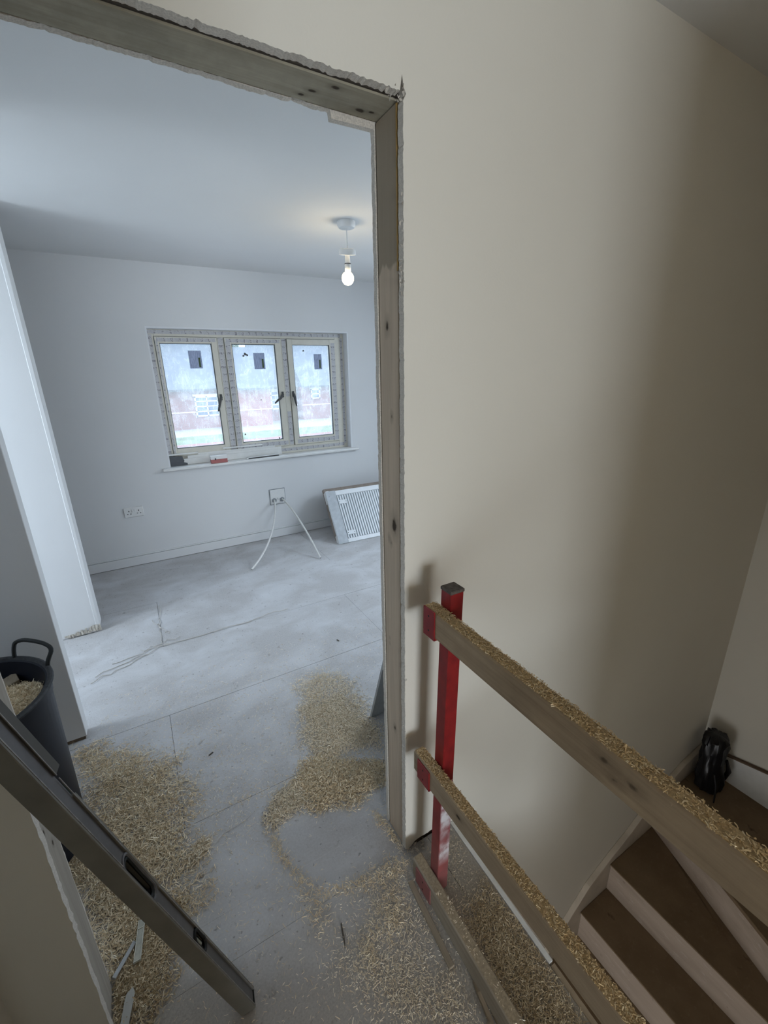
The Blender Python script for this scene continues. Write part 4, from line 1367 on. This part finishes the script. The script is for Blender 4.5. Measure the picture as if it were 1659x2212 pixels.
tag(bx, 'small red and white cardboard box on the window board', 'box')
MB().box(-.014, .126, D-.036, D+.012, SILL+.001, SILL+.040).build('box_body', M['card_red'], bx, .001)
MB().box(-.0155, .1275, D-.0375, D+.0135, SILL+.036, SILL+.066).build('box_lid', M['plastic_white'], bx, .0015)
MB().box(.018, .030, D-.0382, D-.0368, SILL+.030, SILL+.046).build('printed_spot', M['handle'], bx)
ht = empty('hollow_trim', (.46, D+.02, SILL))
tag(ht, 'black edged white trim lying at the front of the window board', 'trim')
MB().obox((.305, D-.012, SILL+.001), (.305, .012, 0), (0, .022, 0), (0, 0, .010)).build('trim_core', M['handle'], ht)
MB().obox((.302, D-.010, SILL+.011), (.311, .012, 0), (0, .024, 0), (0, 0, .004)).build('trim_top', M['upvc_white'], ht, .0008)
MB().obox((.301, D-.014, SILL+.001), (.016, .0005, 0), (0, .022, 0), (0, 0, .014)).build('trim_end', M['upvc_white'], ht, .0008)

# ------------------------------------------------------------------ sockets and pipes on the far wall
sk = empty('double_socket', (-.68, D, .48))
tag(sk, 'white double power socket low on the far wall left of the pipes', 'socket')
MB().box(-.753, -.607, D-.009, D-.0002, .437, .522).build('face_plate', M['plastic_white'], sk, .003)
for cx in (-.716, -.644):
    for (xa, xb, za, zb) in ((cx-.003, cx+.003, .485, .496), (cx-.016, cx-.007, .464, .4695), (cx+.007, cx+.016, .464, .4695)):
        MB().box(xa, xb, D-.0096, D-.0088, za, zb).build('socket_hole', M['rubber'], sk)
for cx in (-.688, -.672):
    MB().box(cx-.0065, cx+.0065, D-.0125, D-.0085, .483, .507).build('rocker_switch', M['plastic_white'], sk, .001)

pt = empty('pipe_plate', (.552, D, .42))
tag(pt, 'white square pipe plate with dark outline on the far wall under the window', 'plate')
MB().box(.474, .632, D-.004, D-.0002, .338, .498).build('seal_gap', M['plastic_grey'], pt, .0015)
MB().box(.480, .626, D-.012, D-.0035, .344, .492).build('face_plate', M['plastic_white'], pt, .004)
MB().box(.500, .606, D-.0155, D-.011, .352, .366).build('plate_ledge', M['plastic_white'], pt, .002)
h = MB()
for k, cx in enumerate((.516, .594)):
    h = MB().prism([(cx+.026*math.cos(a), .386+.024*math.sin(a)) for a in np.linspace(.5, 2*math.pi+.5, 7)[:-1]], lambda x, z: (x, D-.0165, z), lambda x, z: (x, D-.0115, z))
    h.build('pipe_outlet', M['plastic_grey'], pt, .001)
MB().lathe([(.004, 0), (.004, .001)], (.553, D-.0132, .402), 10, (0, 1, 0)).build('screw_head', M['handle'], pt)
MB().box(.548, .558, D-.0132, D-.0118, .385, .389).build('screw_head', M['handle'], pt)


def bez(p0, p1, p2, p3, n=22):
    p0, p1, p2, p3 = map(Vector, (p0, p1, p2, p3))
    return [p0*(1-t)**3+p1*3*t*(1-t)**2+p2*3*t*t*(1-t)+p3*t**3 for t in np.linspace(0, 1, n)]


for (cx, cc, lab) in ((.516, ((.516, D-.010, .388), (.50, D-.10, .375), (.40, 2.72, .16), (.098, 2.535, .0095)), 'left white heating pipe curving from the wall plate down to the floor'),
                      (.594, ((.594, D-.010, .388), (.615, D-.10, .385), (.665, 2.80, .24), (.676, 2.440, .0095)), 'right white heating pipe drooping from the wall plate to the floor')):
    pp = bez(*cc)
    pi_ = empty('heating_pipe', pp[-1])
    tag(pi_, lab, 'pipe')
    MB().tube(pp, .0085, 10).build('pipe_wall', M['pipe'], pi_, smooth=True)
    d_ = (pp[-1]-pp[-2]).normalized()
    MB().tube([pp[-1]-d_*.002, pp[-1]+d_*.0006], .0045, 8).build('pipe_bore', M['rubber'], pi_)

# ------------------------------------------------------------------ packaged radiator leaning on the far wall
rad = empty('radiator', (1.3, 2.70, 0))
tag(rad, 'white packaged radiator leaning back in the corner under the window', 'radiator')
RO = Vector((.968, 2.652, .004))
RX = Vector((1.0, -.045, 0)).normalized()
RU = Vector((.052, .316, .441)).normalized()
RU = (RU-RX*RU.dot(RX)).normalized()
RN = RX.cross(RU).normalized()      # towards the camera side
if RN.y > 0:
    RN = -RN
HR, WR = .545, .78


def rbox(b_, x0, x1, u0, u1, n0, n1):
    return b_.obox(RO+RX*x0+RU*u0+RN*n0, RX*(x1-x0), RU*(u1-u0), RN*(n1-n0))


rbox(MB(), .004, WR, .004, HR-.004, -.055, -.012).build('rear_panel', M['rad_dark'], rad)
b_ = MB()
rbox(b_, 0, .085, 0, HR, -.06, 0)
rbox(b_, .085, WR, HR-.05, HR, -.06, 0)
rbox(b_, .085, WR, 0, .040, -.06, 0)
b_.build('casing', M['rad_white'], rad, .003)
x = .098
while x < WR-.02:
    rbox(MB(), x, x+.0135, .042, HR-.052, -.013, -.003).build('fin', M['rad_white'], rad, .001)
    x += .0262
for u in (.075, .40):
    bb_ = MB()
    rbox(bb_, .098, .190, u, u+.040, -.003, .0035)
    bb_.build('bracket', M['rad_white'], rad, .002)
    for xx in (.108, .176):
        MB().lathe([(.004, 0), (.004, .001)], RO+RX*xx+RU*(u+.02)+RN*.0032, 8, tuple(RN)).build('bracket_hole', M['handle'], rad)
cp = MB()
for (u0, u1) in ((-.004, .095), (HR-.115, HR+.006)):
    rbox(MB(), -.010, .028, u0, u1, -.066, .004).build('corner_protector', M['plastic_white'], rad, .003)
MB().prism([(.012, HR-.062), (.058, HR-.012), (.012, HR-.010)], lambda a, c: tuple(RO+RX*a+RU*c+RN*.0045), lambda a, c: tuple(RO+RX*a+RU*c+RN*.0055)).build('corner_recess', M['plastic_grey'], rad)
MB().prism([(.010, .012), (.050, .012), (.018, .060)], lambda a, c: tuple(RO+RX*a+RU*c+RN*.0045), lambda a, c: tuple(RO+RX*a+RU*c+RN*.0055)).build('corner_recess', M['plastic_grey'], rad)
# crinkled film over the side
fm = MB()
rn = random.Random(77)
n = 16
vs, fs = [], []
for i in range(n+1):
    u = HR*i/n
    for j, xx in enumerate((-.012, .012, .045, .088)):
        vs.append(tuple(RO+RX*(xx+rn.uniform(-.003, .003))+RU*u+RN*(.004+rn.uniform(0, .004))))
for i in range(n):
    for j in range(3):
        fs.append((i*4+j, i*4+j+1, i*4+5+j, i*4+4+j))
fm.add(vs, fs)
fm.build('plastic_film', m_plain('cloudy_film', (.52, .55, .58), .3, var=.12), rad, smooth=True)
cb = MB()
rbox(cb, -.004, WR+.02, .03, HR+.055, -.105, -.064)
o_ = cb.build('cardboard_sleeve', M['cardboard'], None, .002, origin=tuple(RO+RX*.39+Vector((0, .06, 0))))
tag(o_, 'brown cardboard sleeve leaning between the radiator and the far wall', 'cardboard')

# ------------------------------------------------------------------ pendant lamp
PX, PY = .698, 1.694
pl = empty('pendant_lamp', (PX, PY, ZR))
tag(pl, 'bare lit bulb hanging from a white ceiling rose in the room', 'lamp')
MB().lathe([(.051, 0), (.052, -.004), (.051, -.022), (.044, -.034), (.012, -.038)], (PX, PY, ZR-.0005), 36).build('ceiling_rose', M['plastic_white'], pl, smooth=True)
MB().tube([(PX, PY, ZR-.036), (PX+.001, PY, 2.30), (PX, PY, 2.245)], .003, 8).build('flex', M['plastic_white'], pl, smooth=True)
tl = Vector((-.10, -.28, 1)).normalized()
MB().lathe([(.012, .020), (.040, .018), (.048, .008), (.049, -.012), (.046, -.014), (.040, -.008), (.010, -.005)], (PX, PY, 2.238), 36, tuple(tl)).build('rose_cover', M['plastic_white'], pl, smooth=True)
MB().lathe([(.008, .012), (.014, 0), (.0155, -.05), (.018, -.054), (.0185, -.088), (.016, -.10)], (PX-.001, PY, 2.228), 24).build('lamp_holder', M['plastic_white'], pl, smooth=True)
MB().lathe([(.0190, 0), (.0192, -.004)], (PX-.001, PY, 2.178), 24).build('holder_ring', M['handle'], pl, smooth=True)
bp = [(.013, .0), (.016, -.008)]
for k in range(13):
    a = math.pi*(.20+.80*k/12)
    bp.append((max(.0005, .0355*math.sin(a)), -.040+.0355*math.cos(a)*1.05))
MB().lathe(bp, (PX-.004, PY, 2.140), 32).build('bulb', M['bulb'], pl, smooth=True)

# ------------------------------------------------------------------ black bag in the stair corner
bg_ = empty('bag', (2.13, -.135, zW))
tag(bg_, 'black crumpled plastic bag standing upright in the corner of the stair winder', 'bag')
g = random.Random(19)
N = 40
rings = [(0.0, .062, .052), (.02, .085, .066), (.08, .088, .070), (.14, .080, .064), (.20, .074, .058), (.25, .078, .060), (.30, .080, .062), (.335, .078, .062), (.352, .060, .050), (.358, .020, .02)]
vs, fs = [], []
lean = Vector((.045, .035, 0))
for i, (h_, rx, ry) in enumerate(rings):
    for k in range(N):
        a = 2*math.pi*k/N
        w = 1+.10*math.sin(a*5+i*1.3)+.07*math.sin(a*9-i*2.1)+g.uniform(-.05, .05)
        vs.append(Vector((2.135, -.13, zW+.001+h_))+lean*(h_/.36)+Vector((rx*w*math.cos(a)*.92, ry*w*math.sin(a), g.uniform(-.006, .006) if 0 < i < 9 else 0)))
for i in range(len(rings)-1):
    for k in range(N):
        k2 = (k+1) % N
        fs.append((i*N+k, i*N+k2, (i+1)*N+k2, (i+1)*N+k))
fs.append(tuple(range(N-1, -1, -1)))
fs.append(tuple((len(rings)-1)*N+k for k in range(N)))
MB().add(vs, fs).build('bag_body', M['bag'], bg_, smooth=True)
MB().tube([(2.07, -.165, zW+.17), (2.055, -.19, zW+.11), (2.047, -.20, zW+.05), (2.04, -.205, zW+.008)], [.006, .006, .005, .004], 8).build('loose_tail', M['bag'], bg_, smooth=True)
MB().tube([(2.205, -.175, zW+.06), (2.216, -.185, zW+.13), (2.208, -.165, zW+.20)], [.010, .014, .007], 8).build('folded_ear', M['bag'], bg_, smooth=True)

# ------------------------------------------------------------------ outside
GZ = -2.64
gr = MB().box(-60, 90, 4.0, 120, GZ-.2, GZ).build('ground', M['paving'])
struct(gr)
lawn = MB().box(-30, 60, 10.0, 33.0, GZ, GZ+.03).build('lawn', M['grass'])
tag(lawn, 'green lawn outside between the window and the brick houses', 'grass', None, 'stuff')


def house(name, label, x0, x1, y, eave, ridge, bright, wins, roof_over=.35, depth=8.0):
    h_ = empty(name, ((x0+x1)/2, y+depth/2, GZ))
    tag(h_, label, 'house')
    MB().box(x0, x1, y, y+depth, GZ, eave).build('brick_wall', M['brick_bright' if bright else 'brick'], h_)
    MB().prism([(y-roof_over, eave-.05), (y+depth+roof_over, eave-.05), (y+depth/2, ridge)], lambda a, c: (x0-.01, a, c), lambda a, c: (x1+.01, a, c)).build('slate_roof', M['slate'], h_)
    MB().box(x0-.01, x1+.01, y-roof_over-.12, y-roof_over, eave-.12, eave+.03).build('gutter', M['handle'], h_)
    MB().box(x0-.01, x1+.01, y-.03, y, GZ+1.32, GZ+1.40).build('stone_band', M['plastic_white'], h_)
    for (a, c, z0, z1, nx, nz) in wins:
        wf_ = MB()
        t = .11
        wf_.box(a, a+t, y-.1, y-.02, z0, z1).box(c-t, c, y-.1, y-.02, z0, z1).box(a, c, y-.1, y-.02, z0, z0+t).box(a, c, y-.1, y-.02, z1-t, z1)
        for k in range(1, nx):
            xx = a+(c-a)*k/nx
            wf_.box(xx-.05, xx+.05, y-.1, y-.02, z0, z1)
        for k in range(1, nz):
            z_ = z0+(z1-z0)*k/nz
            wf_.box(a, c, y-.1, y-.02, z_-.04, z_+.04)
        fo = wf_.build('window_frame', M['plastic_white'], h_)
        MB().box(a+.01, c-.01, y-.045, y-.021, z0+.01, z1-.01).build('window_pane', M['far_glass'], fo)
        MB().box(a-.1, c+.1, y-.12, y-.02, z1, z1+.16).build('lintel', M['plastic_white'], h_)
    return h_


house('brick_house', 'long low red brick house with grey slate roof seen through the left casement', -1.0, 7.35, 38.0, .50, 4.3, False, ((4.10, 5.95, -1.66, -.05, 2, 4),))
house('brick_house', 'bright red brick wing with a blank wall seen through the middle casement', 7.4, 10.08, 37.0, .46, 3.9, True, ())
house('brick_house', 'set back brick house with white window right of the bright wing', 10.12, 13.5, 40.0, .42, 4.4, False, ((10.9, 12.6, -1.6, .1, 2, 4),))
house('brick_house', 'darker brick house with small white window seen through the right casement', 13.6, 19.5, 39.0, .42, 4.2, False, ((14.5, 15.4, -.75, .15, 1, 2), (16.5, 17.6, -.6, .5, 1, 3)))


def tree(label, x, y, h_, r, seed):
    t_ = empty('tree', (x, y, GZ+.035))
    tag(t_, label, 'tree')
    MB().tube([(x, y, GZ+.035), (x+.05, y, GZ+h_*.4), (x, y, GZ+h_*.75)], [.16, .12, .05], 8).build('trunk', M['bark'], t_, smooth=True)
    g_ = np.random.default_rng(seed)
    n_ = 1500
    v_ = g_.normal(0, 1, (n_, 3))
    v_ /= np.linalg.norm(v_, axis=1)[:, None]
    P_ = np.array([x, y, GZ+h_*.68])+v_*np.array([r, r, h_*.36])*(g_.uniform(.35, 1, n_)**.5)[:, None]
    curls('foliage', P_, g_.uniform(.3, .6, n_), g_.uniform(.2, .4, n_), M['leaf'], .8, .4, t_, seed)


tree('dark green tree standing behind the bright red brick wing', 8.8, 52.0, 9.2, 2.4, 71)
tree('leafy green shrub tree on the lawn seen through the right casement', 16.2, 30.0, 2.2, 1.3, 72)

# unseen pendant added over the landing; unlit, the warm lamp stands apart
ll = empty('unlit_pendant', (-.15, -2.1, ZH))
tag(ll, 'small unlit white ceiling pendant added over the back of the landing', 'lamp')
MB().lathe([(.05, 0), (.05, -.02), (.012, -.03)], (-.15, -2.1, ZH-.001), 24).build('ceiling_rose', M['plastic_white'], ll, smooth=True)
MB().tube([(-.15, -2.1, ZH-.03), (-.15, -2.1, 2.32)], .003, 6).build('flex', M['plastic_white'], ll)
